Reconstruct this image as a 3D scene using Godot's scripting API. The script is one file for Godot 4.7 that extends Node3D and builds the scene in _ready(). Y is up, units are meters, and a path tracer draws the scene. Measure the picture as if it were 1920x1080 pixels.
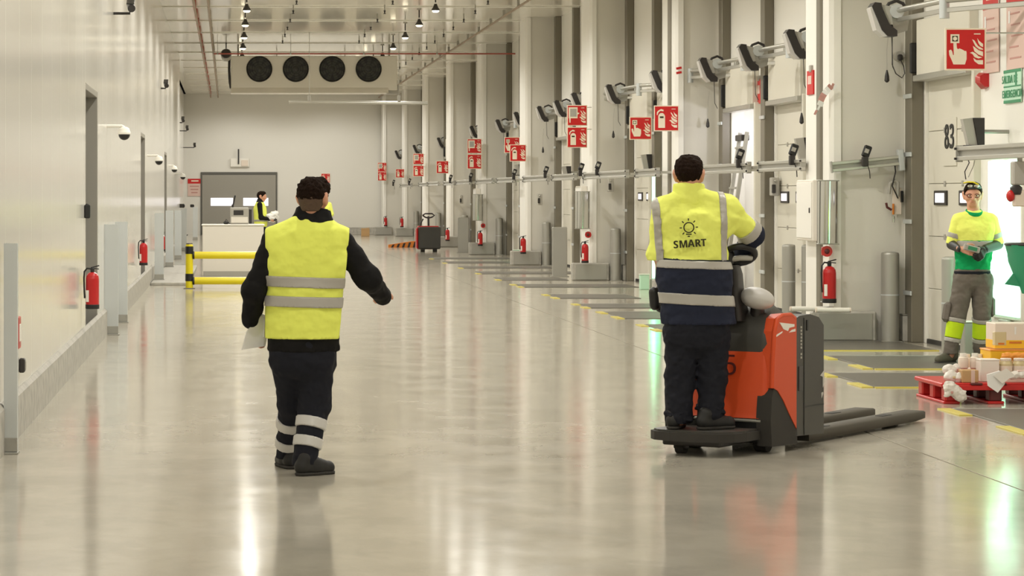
extends Node3D
# A refrigerated loading hall: camera at the origin, 1.65 m up, looking down the corridor (-z). t is the distance down the hall (z = -t).
const F := 5000.0
const EYE := 1.65
const WL := -1.457      # left wall
const WR := 7.75        # right wall
const CEIL := 5.8
const FARW := 110.0
var M := {}
var used := {}
const ORD := ["first", "second", "third", "fourth", "fifth", "sixth", "seventh", "eighth", "ninth", "tenth", "eleventh", "twelfth", "thirteenth", "fourteenth", "fifteenth", "sixteenth", "seventeenth", "eighteenth", "nineteenth", "twentieth", "twenty-first", "twenty-second", "twenty-third", "twenty-fourth", "twenty-fifth", "twenty-sixth", "twenty-seventh"]

func wp(px: float, py: float, t: float) -> Vector3:
	return Vector3((px - 428.0) * t / F, EYE - (py - 365.0) * t / F, -t)

# ------------------------------------------------------------------ mesh building
class MB:
	var st := SurfaceTool.new()
	var grp := 1
	func _init():
		st.begin(Mesh.PRIMITIVE_TRIANGLES)
	func tri(a: Vector3, b: Vector3, c: Vector3):
		st.add_vertex(a); st.add_vertex(c); st.add_vertex(b)
	func quad(a: Vector3, b: Vector3, c: Vector3, d: Vector3):
		tri(a, b, c); tri(a, c, d)
	func out4(a: Vector3, b: Vector3, c: Vector3, d: Vector3, o: Vector3):
		if (b - a).cross(c - a).dot((a + c) * 0.5 - o) < 0: quad(a, d, c, b)
		else: quad(a, b, c, d)
	func flat():
		st.set_smooth_group(-1)
	func soft():
		grp += 1
		st.set_smooth_group(grp)
	func box(c: Vector3, s: Vector3, bev := 0.0, bs := Basis.IDENTITY) -> MB:
		flat()
		var h := s * 0.5
		var b: float = min(bev, min(h.x, min(h.y, h.z)) * 0.9)
		var ax := [bs.x.normalized(), bs.y.normalized(), bs.z.normalized()]
		var hh := [h.x, h.y, h.z]
		if b <= 0.0001:
			for i in 3:
				for sg in [-1.0, 1.0]:
					var n: Vector3 = ax[i] * sg
					var u: Vector3 = ax[(i + 1) % 3] * hh[(i + 1) % 3]
					var v: Vector3 = ax[(i + 2) % 3] * hh[(i + 2) % 3] * sg
					var o: Vector3 = c + n * hh[i]
					quad(o - u - v, o + u - v, o + u + v, o - u + v)
			return self
		for i in 3:
			var j := (i + 1) % 3
			var k := (i + 2) % 3
			for sg in [-1.0, 1.0]:
				var n: Vector3 = ax[i] * sg
				var u: Vector3 = ax[j] * (hh[j] - b)
				var v: Vector3 = ax[k] * (hh[k] - b) * sg
				var o: Vector3 = c + n * hh[i]
				quad(o - u - v, o + u - v, o + u + v, o - u + v)
			for sj in [-1.0, 1.0]:
				for sk in [-1.0, 1.0]:
					var e: Vector3 = ax[i] * (hh[i] - b)
					var p1: Vector3 = c + ax[j] * sj * hh[j] + ax[k] * sk * (hh[k] - b)
					var p2: Vector3 = c + ax[j] * sj * (hh[j] - b) + ax[k] * sk * hh[k]
					out4(p1 - e, p1 + e, p2 + e, p2 - e, c)
		for sx in [-1.0, 1.0]:
			for sy in [-1.0, 1.0]:
				for sz in [-1.0, 1.0]:
					var px: Vector3 = c + ax[0] * sx * hh[0] + ax[1] * sy * (hh[1] - b) + ax[2] * sz * (hh[2] - b)
					var py: Vector3 = c + ax[0] * sx * (hh[0] - b) + ax[1] * sy * hh[1] + ax[2] * sz * (hh[2] - b)
					var pz: Vector3 = c + ax[0] * sx * (hh[0] - b) + ax[1] * sy * (hh[1] - b) + ax[2] * sz * hh[2]
					if sx * sy * sz > 0: tri(px, py, pz)
					else: tri(px, pz, py)
		return self
	func ring(c: Vector3, u: Vector3, v: Vector3, r: float, n: int) -> PackedVector3Array:
		var o := PackedVector3Array()
		for i in n:
			var a := TAU * i / n
			o.append(c + (u * cos(a) + v * sin(a)) * r)
		return o
	func skin(a: PackedVector3Array, b: PackedVector3Array):   # rings counter-clockwise seen from the b end
		var n := a.size()
		for i in n:
			var j := (i + 1) % n
			quad(a[i], a[j], b[j], b[i])
	func cap(a: PackedVector3Array, up: bool):
		var c := Vector3.ZERO
		for p in a: c += p
		c /= a.size()
		for i in a.size():
			var j := (i + 1) % a.size()
			if up: tri(c, a[i], a[j])
			else: tri(c, a[j], a[i])
	func tube(a: Vector3, b: Vector3, r0: float, r1 := -1.0, n := 16, caps := true) -> MB:
		if r1 < 0: r1 = r0
		var d := (b - a).normalized()
		var u := d.cross(Vector3.UP if absf(d.y) < 0.9 else Vector3.RIGHT).normalized()
		var v := d.cross(u).normalized()
		var ra := ring(a, u, v, r0, n)
		var rb := ring(b, u, v, r1, n)
		soft(); skin(ra, rb)
		if caps:
			flat(); cap(ra, false); cap(rb, true)
		return self
	func pipe(pts: Array, r: float, n := 8) -> MB:
		var rings: Array = []
		var u := Vector3.ZERO
		for i in pts.size():
			var d: Vector3 = (pts[min(i + 1, pts.size() - 1)] - pts[max(i - 1, 0)]).normalized()
			if u == Vector3.ZERO: u = d.cross(Vector3.UP if absf(d.y) < 0.9 else Vector3.RIGHT).normalized()
			u = (u - d * u.dot(d)).normalized()
			rings.append(ring(pts[i], u, d.cross(u).normalized(), r, n))
		soft()
		for i in rings.size() - 1: skin(rings[i], rings[i + 1])
		flat(); cap(rings[0], false); cap(rings[-1], true)
		return self
	func lathe(prof: Array, n := 20, o := Vector3.ZERO, bs := Basis.IDENTITY, loop := false) -> MB:   # prof: Vector2(radius, height), bottom to top
		var rings: Array = []
		for p in prof: rings.append(ring(o + bs.y * p.y, bs.z, bs.x, max(p.x, 0.0005), n))
		for i in rings.size() - 1:
			soft(); skin(rings[i], rings[i + 1])
		if loop: skin(rings[-1], rings[0])
		else:
			flat(); cap(rings[0], false); cap(rings[-1], true)
		return self
	func loft(rings: Array) -> MB:
		soft()
		for i in rings.size() - 1: skin(rings[i], rings[i + 1])
		flat(); cap(rings[0], false); cap(rings[-1], true)
		return self
	func prism(pts: Array, depth: float, xf := Transform3D.IDENTITY) -> MB:   # outline in xy, counter-clockwise, from z 0 to z depth
		flat()
		var p := PackedVector2Array(pts)
		if Geometry2D.is_polygon_clockwise(p): p.reverse()
		var ix := Geometry2D.triangulate_polygon(p)
		for i in range(0, ix.size(), 3):
			var q := [p[ix[i]], p[ix[i + 1]], p[ix[i + 2]]]
			if (q[1] - q[0]).cross(q[2] - q[0]) < 0: q = [q[0], q[2], q[1]]
			var f := []
			var k := []
			for w in q:
				f.append(xf * Vector3(w.x, w.y, depth)); k.append(xf * Vector3(w.x, w.y, 0))
			tri(f[0], f[1], f[2]); tri(k[0], k[2], k[1])
		for i in p.size():
			var a := p[i]
			var b := p[(i + 1) % p.size()]
			quad(xf * Vector3(a.x, a.y, 0), xf * Vector3(b.x, b.y, 0), xf * Vector3(b.x, b.y, depth), xf * Vector3(a.x, a.y, depth))
		return self
	func ball(c: Vector3, r: Vector3, n := 16, m := 10, bs := Basis.IDENTITY) -> MB:
		var prev := PackedVector3Array()
		soft()
		for j in m + 1:
			var f := -PI / 2 + PI * j / m
			var cur := PackedVector3Array()
			for i in n:
				var a := TAU * i / n
				cur.append(c + bs * Vector3(sin(a) * max(cos(f), 0.001) * r.x, sin(f) * r.y, cos(a) * max(cos(f), 0.001) * r.z))
			if j > 0: skin(prev, cur)
			prev = cur
		return self
	func done() -> ArrayMesh:
		st.generate_normals()
		return st.commit()

func mb() -> MB: return MB.new()

func rounded(w: float, h: float, r: float, n := 4) -> Array:
	var o := []
	for q in 4:
		var c: Vector2 = [Vector2(w / 2 - r, h / 2 - r), Vector2(-w / 2 + r, h / 2 - r), Vector2(-w / 2 + r, -h / 2 + r), Vector2(w / 2 - r, -h / 2 + r)][q]
		for i in n + 1:
			var a := PI / 2 * q + PI / 2 * i / n
			o.append(c + Vector2(cos(a), sin(a)) * r)
	return o

# ------------------------------------------------------------------ naming
func numbered(called: String) -> String:
	if not used.has(called):
		used[called] = 0
		return called
	used[called] += 1
	return "%s_%03d" % [called, used[called]]

func tag(o: Node, label: String, category: String, group := "", kind := ""):
	o.set_meta("label", label)
	o.set_meta("category", category)
	if group != "": o.set_meta("group", group)
	if kind != "": o.set_meta("kind", kind)

func thing(called: String, label: String, category: String, at := Vector3.ZERO, group := "", kind := "") -> Node3D:
	var o := Node3D.new()
	o.name = numbered(called)
	add_child(o)
	o.position = at
	tag(o, label, category, group, kind)
	return o

func put(called: String, mesh: Mesh, m: Material, parent: Node) -> MeshInstance3D:
	var o := MeshInstance3D.new()
	o.name = called
	o.mesh = mesh
	o.material_override = m
	parent.add_child(o, true)
	return o

func copy(src: Node3D, label: String, at: Vector3, group := "", turn := 0.0) -> Node3D:
	var c: Node3D = src.duplicate()
	var s := String(src.name)
	if s.length() > 4 and s[-4] == "_" and s.right(3).is_valid_int(): s = s.left(-4)
	c.name = numbered(s)
	add_child(c)
	c.position = at
	c.rotation.y = turn
	c.set_meta("label", label)
	if group != "": c.set_meta("group", group)
	return c

func text(s: String, h: float, depth: float, font := "Droid Sans", weight := 700) -> TextMesh:
	var f := SystemFont.new()
	f.font_names = PackedStringArray([font])
	f.font_weight = weight
	var t := TextMesh.new()
	t.text = s
	t.font = f
	t.font_size = 64
	t.pixel_size = h / 46.0
	t.depth = depth
	t.horizontal_alignment = HORIZONTAL_ALIGNMENT_CENTER
	t.vertical_alignment = VERTICAL_ALIGNMENT_CENTER
	return t

# ------------------------------------------------------------------ materials
func c8(r: float, g: float, b: float) -> Color: return Color(r / 255.0, g / 255.0, b / 255.0)

func mk(key: String, col: Color, rough := 0.5, metal := 0.0, spec := 0.5) -> StandardMaterial3D:
	var m := StandardMaterial3D.new()
	m.resource_name = key
	m.albedo_color = col
	m.roughness = rough
	m.metallic = metal
	m.metallic_specular = spec
	M[key] = m
	return m

func noise_tex(seed_: int, freq: float, lo: float, hi: float, size := 512, oct := 4, tint := Color.WHITE, warp := false) -> ImageTexture:
	var n := FastNoiseLite.new()
	n.seed = seed_
	n.frequency = freq
	n.fractal_octaves = oct
	n.domain_warp_enabled = warp
	if warp: n.domain_warp_amplitude = 40.0
	var im := n.get_seamless_image(size, size)
	im.convert(Image.FORMAT_RGB8)
	for y in size:
		for x in size:
			var v: float = lerp(lo, hi, im.get_pixel(x, y).r)
			im.set_pixel(x, y, Color(v * tint.r, v * tint.g, v * tint.b))
	return ImageTexture.create_from_image(im)

func bump_tex(seed_: int, freq: float, strength: float, size := 256) -> ImageTexture:
	var n := FastNoiseLite.new()
	n.seed = seed_
	n.frequency = freq
	n.fractal_octaves = 3
	var im := n.get_seamless_image(size, size)
	im.convert(Image.FORMAT_RGB8)
	im.bump_map_to_normal_map(strength)
	return ImageTexture.create_from_image(im)

func triplanar(m: StandardMaterial3D, s: Vector3, world := true):
	m.uv1_triplanar = true
	m.uv1_world_triplanar = world
	m.uv1_scale = s

func materials():
	var fl := mk("floor", c8(197, 191, 177), 1.0, 0.0, 0.5)
	fl.albedo_texture = noise_tex(3, 0.012, 0.9, 1.02, 512, 5, Color(1, 0.995, 0.985), true)
	fl.roughness_texture = noise_tex(9, 0.02, 0.095, 0.145, 512, 4)
	fl.roughness_texture_channel = BaseMaterial3D.TEXTURE_CHANNEL_RED
	fl.normal_enabled = true
	fl.normal_texture = bump_tex(5, 0.03, 2.0)
	fl.normal_scale = 0.004
	triplanar(fl, Vector3(0.22, 0.22, 0.16))
	mk("joint", c8(70, 64, 52), 0.9)
	mk("wall_white", c8(226, 223, 215), 0.15, 0.0, 0.5)
	mk("wall_panel", c8(224, 221, 212), 0.42)
	mk("pier", c8(214, 210, 199), 0.45)
	mk("trim_white", c8(238, 235, 227), 0.35)
	mk("ceiling", c8(243, 238, 224), 0.09, 0.0, 0.6)
	var cu := mk("concrete", c8(182, 178, 168), 0.62)
	cu.albedo_texture = noise_tex(31, 0.03, 0.86, 1.05, 256)
	triplanar(cu, Vector3(0.8, 0.8, 0.8))
	mk("door_grey", c8(150, 146, 136), 0.4)
	mk("door_dark", c8(92, 90, 84), 0.5)
	mk("dock_door", c8(216, 211, 196), 0.4)
	mk("track", c8(122, 116, 102), 0.45, 0.3)
	mk("galva", c8(202, 206, 206), 0.35, 0.35)
	mk("galva_dull", c8(168, 166, 158), 0.45, 0.55)
	mk("steel", c8(200, 200, 196), 0.12, 1.0)
	mk("alu", c8(190, 188, 180), 0.35, 0.8)
	mk("white_plastic", c8(236, 232, 222), 0.35)
	mk("grey_plastic", c8(168, 164, 154), 0.45)
	mk("dark_plastic", c8(44, 40, 38), 0.4)
	mk("black", c8(20, 19, 19), 0.45)
	mk("rubber", c8(50, 47, 43), 0.8)
	mk("red", c8(186, 22, 24), 0.3)
	mk("sign_red", c8(196, 22, 20), 0.4)
	mk("sign_cream", c8(236, 224, 200), 0.45)
	mk("sign_green", c8(56, 140, 96), 0.5)
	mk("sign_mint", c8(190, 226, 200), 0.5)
	mk("pink", c8(216, 186, 174), 0.5)
	mk("faint_red", c8(190, 140, 130), 0.5)
	mk("yellow", c8(232, 214, 24), 0.35)
	mk("floor_yellow", c8(208, 192, 84), 0.35)
	mk("fork_steel", c8(74, 69, 60), 0.6, 0.2)
	mk("plate", c8(104, 100, 92), 0.4, 0.3)
	mk("orange", c8(210, 72, 16), 0.5)
	mk("orange_stripe", c8(206, 120, 36), 0.4)
	mk("battery", c8(62, 60, 55), 0.5)
	mk("cardboard", c8(186, 150, 104), 0.8)
	mk("carton_yellow", c8(240, 190, 40), 0.5)
	mk("carton_pale", c8(226, 212, 196), 0.5)
	mk("carton_white", c8(226, 220, 208), 0.5)
	mk("jar", c8(206, 190, 146), 0.25)
	mk("pack_orange", c8(230, 150, 60), 0.35)
	mk("pallet_red", c8(190, 34, 32), 0.4)
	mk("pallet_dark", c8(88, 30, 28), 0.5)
	mk("paper", c8(232, 230, 226), 0.7)
	mk("film", c8(228, 222, 212), 0.25)
	var fi: StandardMaterial3D = M["film"]
	fi.backlight_enabled = true
	fi.backlight = Color(0.5, 0.5, 0.5)
	var gb := mk("green_bag", c8(52, 150, 112), 0.4)
	gb.backlight_enabled = true
	gb.backlight = Color(0.5, 0.7, 0.6)
	mk("skin", c8(206, 150, 122), 0.55)
	mk("skin_ear", c8(214, 140, 118), 0.55)
	mk("lip", c8(170, 96, 86), 0.5)
	var ha := mk("hair", c8(34, 24, 18), 0.8, 0.0, 0.15)
	ha.normal_enabled = true
	ha.normal_texture = bump_tex(40, 0.06, 6.0)
	triplanar(ha, Vector3(6, 2, 6), false)
	mk("hair_short", c8(84, 64, 50), 0.75)
	for e in [["vest", c8(238, 246, 112)], ["hiviz", c8(242, 249, 122)], ["cloth_black", c8(24, 23, 23)], ["cloth_navy", c8(38, 42, 58)], ["cloth_dark", c8(32, 33, 40)], ["cloth_grey", c8(110, 103, 94)], ["cloth_green", c8(20, 158, 92)], ["hiviz_trouser", c8(196, 226, 40)]]:
		var cm := mk(e[0], e[1], 0.85, 0.0, 0.3)
		cm.normal_enabled = true
		cm.normal_texture = M["vest"].normal_texture if e[0] != "vest" else bump_tex(50, 0.02, 6.0)
		cm.normal_scale = 0.5
		triplanar(cm, Vector3(1.6, 1.6, 1.6), false)
	mk("reflective", c8(176, 172, 164), 0.4, 0.15)
	mk("reflective_white", c8(206, 204, 200), 0.4, 0.1)
	mk("shoe", c8(27, 26, 25), 0.6)
	mk("boot", c8(86, 84, 68), 0.7)
	mk("dark_print", c8(52, 50, 20), 0.8)
	mk("grey_cap", c8(196, 192, 186), 0.45)
	mk("fan_blade", c8(52, 52, 46), 0.5)
	mk("fan_ring", c8(46, 45, 41), 0.5)
	mk("unit", c8(228, 222, 208), 0.35, 0.1)
	mk("tray", c8(240, 234, 220), 0.25, 0.2)
	mk("pipe_red", c8(170, 84, 70), 0.5)
	mk("pipe_brown", c8(140, 120, 96), 0.5)
	var gl := mk("glass_white", c8(232, 232, 240), 0.1)
	gl.emission_enabled = true
	gl.emission = Color(1, 0.97, 1.0)
	gl.emission_energy_multiplier = 0.75
	var ln := mk("lamp_lens", c8(255, 250, 235), 0.4)
	ln.emission_enabled = true
	ln.emission = Color(1, 0.94, 0.8)
	ln.emission_energy_multiplier = 9.0
	var lg := mk("led_green", c8(230, 255, 240), 0.4)
	lg.emission_enabled = true
	lg.emission = Color(0.72, 1.0, 0.86)
	lg.emission_energy_multiplier = 1.0
	var lp := mk("led_panel", c8(235, 255, 245), 0.4)
	lp.emission_enabled = true
	lp.emission = Color(0.72, 1.0, 0.86)
	lp.emission_energy_multiplier = 1.7

# ------------------------------------------------------------------ smooth bodies: tapered capsules joined by a smooth minimum, meshed as surface nets
# bone: [a, b, ra, rb, w]  w = stretch of the cross-section per axis
func bone(a: Vector3, b: Vector3, ra: float, rb := -1.0, w := Vector3.ONE) -> Array:
	return [a, b, ra, (ra if rb < 0 else rb), w]

func grow(bones: Array, by: float) -> Array:
	var o := []
	for b in bones: o.append([b[0], b[1], b[2] + by, b[3] + by, b[4]])
	return o

func blob(bones: Array, cell: float, k: float, cuts := [], wr := 0.0, wf := 9.0, seed_ := 7, into := []) -> Array:
	var lo := Vector3.ONE * 1e6
	var hi := -lo
	for b in bones:
		var w: Vector3 = b[4]
		var e: Vector3 = w.max(Vector3.ONE * 0.2) * max(b[2], b[3]) + Vector3.ONE * (cell * 2.0 + absf(wr))
		lo = lo.min(b[0] - e).min(b[1] - e)
		hi = hi.max(b[0] + e).max(b[1] + e)
	for c in cuts:
		var nn: Vector3 = c[0]
		if nn.y > 0.93: hi.y = min(hi.y, (c[1] + (1.0 - nn.y) * 2.0) + cell * 2 + 0.12 * (1.0 if nn.y < 0.999 else 0.0))
		if nn.y < -0.93: lo.y = max(lo.y, -(c[1] + (1.0 + nn.y) * 2.0) - cell * 2 - 0.12 * (1.0 if nn.y > -0.999 else 0.0))
	var nx := int(ceil((hi.x - lo.x) / cell)) + 1
	var ny := int(ceil((hi.y - lo.y) / cell)) + 1
	var nz := int(ceil((hi.z - lo.z) / cell)) + 1
	var v := PackedFloat32Array()
	v.resize(nx * ny * nz)
	v.fill(9.0)
	var nxy := nx * ny
	for b in bones:
		var a: Vector3 = b[0]
		var ba: Vector3 = b[1] - a
		var ra: float = b[2]
		var dr: float = b[3] - ra
		var w: Vector3 = b[4]
		var mw: float = min(w.x, min(w.y, w.z))
		var inv := 1.0 / maxf(ba.length_squared(), 1e-9)
		var e: Vector3 = w * max(b[2], b[3]) + Vector3.ONE * (k + cell * 2.5)
		var l3: Vector3 = (a.min(b[1]) - e - lo) / cell
		var h3: Vector3 = (a.max(b[1]) + e - lo) / cell
		var iw := Vector3.ONE / w
		for iz in range(max(0, int(l3.z)), min(nz, int(h3.z) + 2)):
			for iy in range(max(0, int(l3.y)), min(ny, int(h3.y) + 2)):
				var i: int = iz * nxy + iy * nx + maxi(0, int(l3.x))
				for ix in range(max(0, int(l3.x)), min(nx, int(h3.x) + 2)):
					var p := Vector3(lo.x + ix * cell, lo.y + iy * cell, lo.z + iz * cell) - a
					var h := clampf(p.dot(ba) * inv, 0.0, 1.0)
					var d := (((p - ba * h) * iw).length() - ra - dr * h) * mw
					var o := v[i]
					if o > 8.0: v[i] = d
					else:
						var q := maxf(k - absf(o - d), 0.0)
						v[i] = minf(o, d) - q * q * 0.25 / k
					i += 1
	if wr > 0.0 or cuts.size() > 0:
		var n := FastNoiseLite.new()
		n.seed = seed_
		n.frequency = 1.0
		n.fractal_octaves = 2
		var i := 0
		for iz in nz:
			for iy in ny:
				for ix in nx:
					var d := v[i]
					if d < 8.0:
						var p := Vector3(lo.x + ix * cell, lo.y + iy * cell, lo.z + iz * cell)
						if wr > 0.0 and d < 0.06 and d > -0.06: d += wr * n.get_noise_3d(p.x * wf, p.y * wf * 1.3, p.z * wf)
						for c in cuts: d = maxf(d, p.dot(c[0]) - c[1])
						v[i] = d
					i += 1
	var verts: PackedVector3Array = into[0] if into.size() else PackedVector3Array()
	var norms: PackedVector3Array = into[1] if into.size() else PackedVector3Array()
	var idx: PackedInt32Array = into[2] if into.size() else PackedInt32Array()
	var id := {}
	var off := [0, 1, nx, nx + 1, nxy, nxy + 1, nxy + nx, nxy + nx + 1]
	var o1: int = off[1]; var o2: int = off[2]; var o3: int = off[3]; var o4: int = off[4]; var o5: int = off[5]; var o6: int = off[6]; var o7: int = off[7]
	var lim := cell * 3.0
	for iz in nz - 1:
		for iy in ny - 1:
			var i := iz * nxy + iy * nx - 1
			for ix in nx - 1:
				i += 1
				var g0 := v[i]
				if g0 > lim or g0 < -lim * 2.0: continue
				var s0 := g0 < 0.0
				var g1 := v[i + o1]; var g2 := v[i + o2]; var g3 := v[i + o3]; var g4 := v[i + o4]; var g5 := v[i + o5]; var g6 := v[i + o6]; var g7 := v[i + o7]
				if (g1 < 0.0) == s0 and (g2 < 0.0) == s0 and (g3 < 0.0) == s0 and (g4 < 0.0) == s0 and (g5 < 0.0) == s0 and (g6 < 0.0) == s0 and (g7 < 0.0) == s0: continue
				var g := [g0, g1, g2, g3, g4, g5, g6, g7]
				var sum := Vector3.ZERO
				var cnt := 0
				for ed in EDGES:
					var ga: float = g[ed[0]]
					var gb: float = g[ed[1]]
					if (ga < 0.0) != (gb < 0.0):
						var f := ga / (ga - gb)
						sum += CORN[ed[0]].lerp(CORN[ed[1]], f)
						cnt += 1
				sum /= cnt
				id[i] = verts.size()
				verts.append(lo + (Vector3(ix, iy, iz) + sum) * cell)
				norms.append(Vector3(g1 + g3 + g5 + g7 - g0 - g2 - g4 - g6, g2 + g3 + g6 + g7 - g0 - g1 - g4 - g5, g4 + g5 + g6 + g7 - g0 - g1 - g2 - g3).normalized())
	for i in id:
		var c: int = id[i]
		var s0 := v[i] < 0.0
		# edge along x: cells i, i-nx, i-nx-nxy, i-nxy
		for q in [[o1, o2, o4], [o2, o4, o1], [o4, o1, o2]]:
			if (v[i + q[0]] < 0.0) != s0:
				var a = id.get(i - q[1]); var b = id.get(i - q[1] - q[2]); var d = id.get(i - q[2])
				if a == null or b == null or d == null: continue
				if s0: idx.append_array(PackedInt32Array([c, b, a, c, d, b]))
				else: idx.append_array(PackedInt32Array([c, a, b, c, b, d]))
	return [verts, norms, idx]

const EDGES := [[0, 1], [2, 3], [4, 5], [6, 7], [0, 2], [1, 3], [4, 6], [5, 7], [0, 4], [1, 5], [2, 6], [3, 7]]
const CORN := [Vector3(0, 0, 0), Vector3(1, 0, 0), Vector3(0, 1, 0), Vector3(1, 1, 0), Vector3(0, 0, 1), Vector3(1, 0, 1), Vector3(0, 1, 1), Vector3(1, 1, 1)]

func blob_mesh(a: Array) -> ArrayMesh:
	var m := ArrayMesh.new()
	if a[0].size() == 0 or a[2].size() == 0: return m
	var arr := []
	arr.resize(Mesh.ARRAY_MAX)
	arr[Mesh.ARRAY_VERTEX] = a[0]
	arr[Mesh.ARRAY_NORMAL] = a[1]
	arr[Mesh.ARRAY_INDEX] = a[2]
	m.add_surface_from_arrays(Mesh.PRIMITIVE_TRIANGLES, arr)
	return m

func hand_bones(w: Vector3, d: Vector3, n: Vector3, s: Vector3, curl: float, fat := 0.0) -> Array:
	d = d.normalized()
	s = (s - d * s.dot(d)).normalized()
	n = (n - d * n.dot(d) - s * n.dot(s)).normalized()
	var o := []
	o.append(bone(w - d * 0.03, w + d * 0.02, 0.026 + fat, 0.024 + fat))
	for f in [-1.0, 0.0, 1.0]:
		o.append(bone(w + d * 0.02 + s * f * 0.016, w + d * 0.085 + s * f * 0.026, 0.017 + fat, 0.015 + fat))
	var ln := [0.070, 0.080, 0.074, 0.058]
	for i in 4:
		var p: Vector3 = w + d * 0.088 + s * (0.031 - 0.0205 * i)
		var a := 0.0
		for j in 3:
			a += curl * (0.8 if j == 0 else 1.0)
			var q: Vector3 = p + (d * cos(a) + n * sin(a) + s * (0.06 - 0.04 * i)).normalized() * (ln[i] * [0.45, 0.31, 0.24][j])
			o.append(bone(p, q, 0.0095 + fat - 0.0008 * j, 0.0087 + fat - 0.0008 * j))
			p = q
	var t0: Vector3 = w + d * 0.025 + s * 0.028
	var t1: Vector3 = t0 + (s * 0.7 + d * 0.65 + n * 0.35).normalized() * 0.042
	var t2: Vector3 = t1 + (d * 0.8 + s * 0.2 + n * (0.3 + curl * 0.6)).normalized() * 0.032
	var t3: Vector3 = t2 + (d * 0.8 - s * 0.1 + n * (0.4 + curl * 0.6)).normalized() * 0.025
	o.append(bone(t0, t1, 0.014 + fat, 0.012 + fat)); o.append(bone(t1, t2, 0.0115 + fat, 0.010 + fat)); o.append(bone(t2, t3, 0.010 + fat, 0.008 + fat))
	return o

func head_bones(c: Vector3, f: Vector3) -> Array:
	f = f.normalized()
	var r := f.cross(Vector3.UP).normalized()
	var u := r.cross(f).normalized()
	var o := []
	o.append(bone(c - f * 0.026 + u * 0.012, c + f * 0.022 + u * 0.012, 0.080, 0.078))       # cranium
	o.append(bone(c + f * 0.020 - u * 0.030, c + f * 0.036 - u * 0.070, 0.064, 0.048))       # face
	o.append(bone(c + f * 0.052 - u * 0.098 - r * 0.012, c + f * 0.052 - u * 0.098 + r * 0.012, 0.026))   # chin
	for s in [-1.0, 1.0]:
		o.append(bone(c + f * 0.0 - u * 0.05 + r * s * 0.045, c + f * 0.045 - u * 0.095 + r * s * 0.018, 0.024, 0.020))   # jaw
		o.append(bone(c + f * 0.066 - u * 0.030 + r * s * 0.034, c + f * 0.055 - u * 0.035 + r * s * 0.044, 0.020))       # cheekbone
		o.append(bone(c + f * 0.086 + u * 0.012 + r * s * 0.012, c + f * 0.074 + u * 0.014 + r * s * 0.044, 0.014, 0.012))  # brow
		# ear: a small bent rim
		var e: Vector3 = c + r * s * 0.082 - f * 0.012 - u * 0.020
		var es := [Vector2(0.012, 0.030), Vector2(-0.008, 0.034), Vector2(-0.020, 0.018), Vector2(-0.014, -0.006), Vector2(0.002, -0.028)]
		for i in 4:
			o.append(bone(e + f * es[i].x + u * es[i].y + r * s * (0.006 if i in [1, 2] else 0.002), e + f * es[i + 1].x + u * es[i + 1].y + r * s * (0.006 if i in [0, 1] else 0.0), 0.0075, 0.0072))
		o.append(bone(e + f * 0.006 - u * 0.002 - r * s * 0.006, e - f * 0.008 + u * 0.012 - r * s * 0.002, 0.009, 0.008))
	o.append(bone(c + f * 0.090 + u * 0.004, c + f * 0.112 - u * 0.040, 0.010, 0.013))       # nose
	for s in [-1.0, 1.0]: o.append(bone(c + f * 0.096 - u * 0.042 + r * s * 0.010, c + f * 0.098 - u * 0.042 + r * s * 0.012, 0.009))
	o.append(bone(c + f * 0.084 - u * 0.068 - r * 0.016, c + f * 0.084 - u * 0.068 + r * 0.016, 0.012))   # mouth
	return o

# ------------------------------------------------------------------ the hall
var T := [30.1, 41.5, 51.3, 62.4, 73.2, 83.9, 94.4, 105.5, 108.6]     # where each wing pier of the right wall stands
func pier_x(k: int) -> float: return 6.78 if k == 0 else (6.3 if k == 8 else 6.95)
const PIER := ["nearest", "second", "third", "fourth", "fifth", "sixth", "seventh", "eighth", "farthest"]
var docks := []          # [far edge, pier number, slot]
var LAMP_T := []

func lights_and_camera():
	var cam := Camera3D.new()
	cam.name = "camera"
	add_child(cam)
	cam.position = Vector3(0, EYE, 0)
	cam.projection = Camera3D.PROJECTION_FRUSTUM
	cam.near = 1.0
	cam.far = 300.0
	cam.size = 1080.0 / F
	cam.frustum_offset = Vector2(532.0 / F, -175.0 / F)
	cam.current = true
	var we := WorldEnvironment.new()
	we.name = "world"
	var e := Environment.new()
	e.background_mode = Environment.BG_COLOR
	e.background_color = Color(0.02, 0.02, 0.02)
	e.tonemap_mode = Environment.TONE_MAPPER_LINEAR
	e.tonemap_exposure = 1.0
	e.sdfgi_enabled = true
	e.ssao_enabled = true
	e.ssil_enabled = true
	we.environment = e
	add_child(we)

const LAMP_E := 7.0
const LAMP_COL := Color(1.0, 0.99, 0.965)

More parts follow.
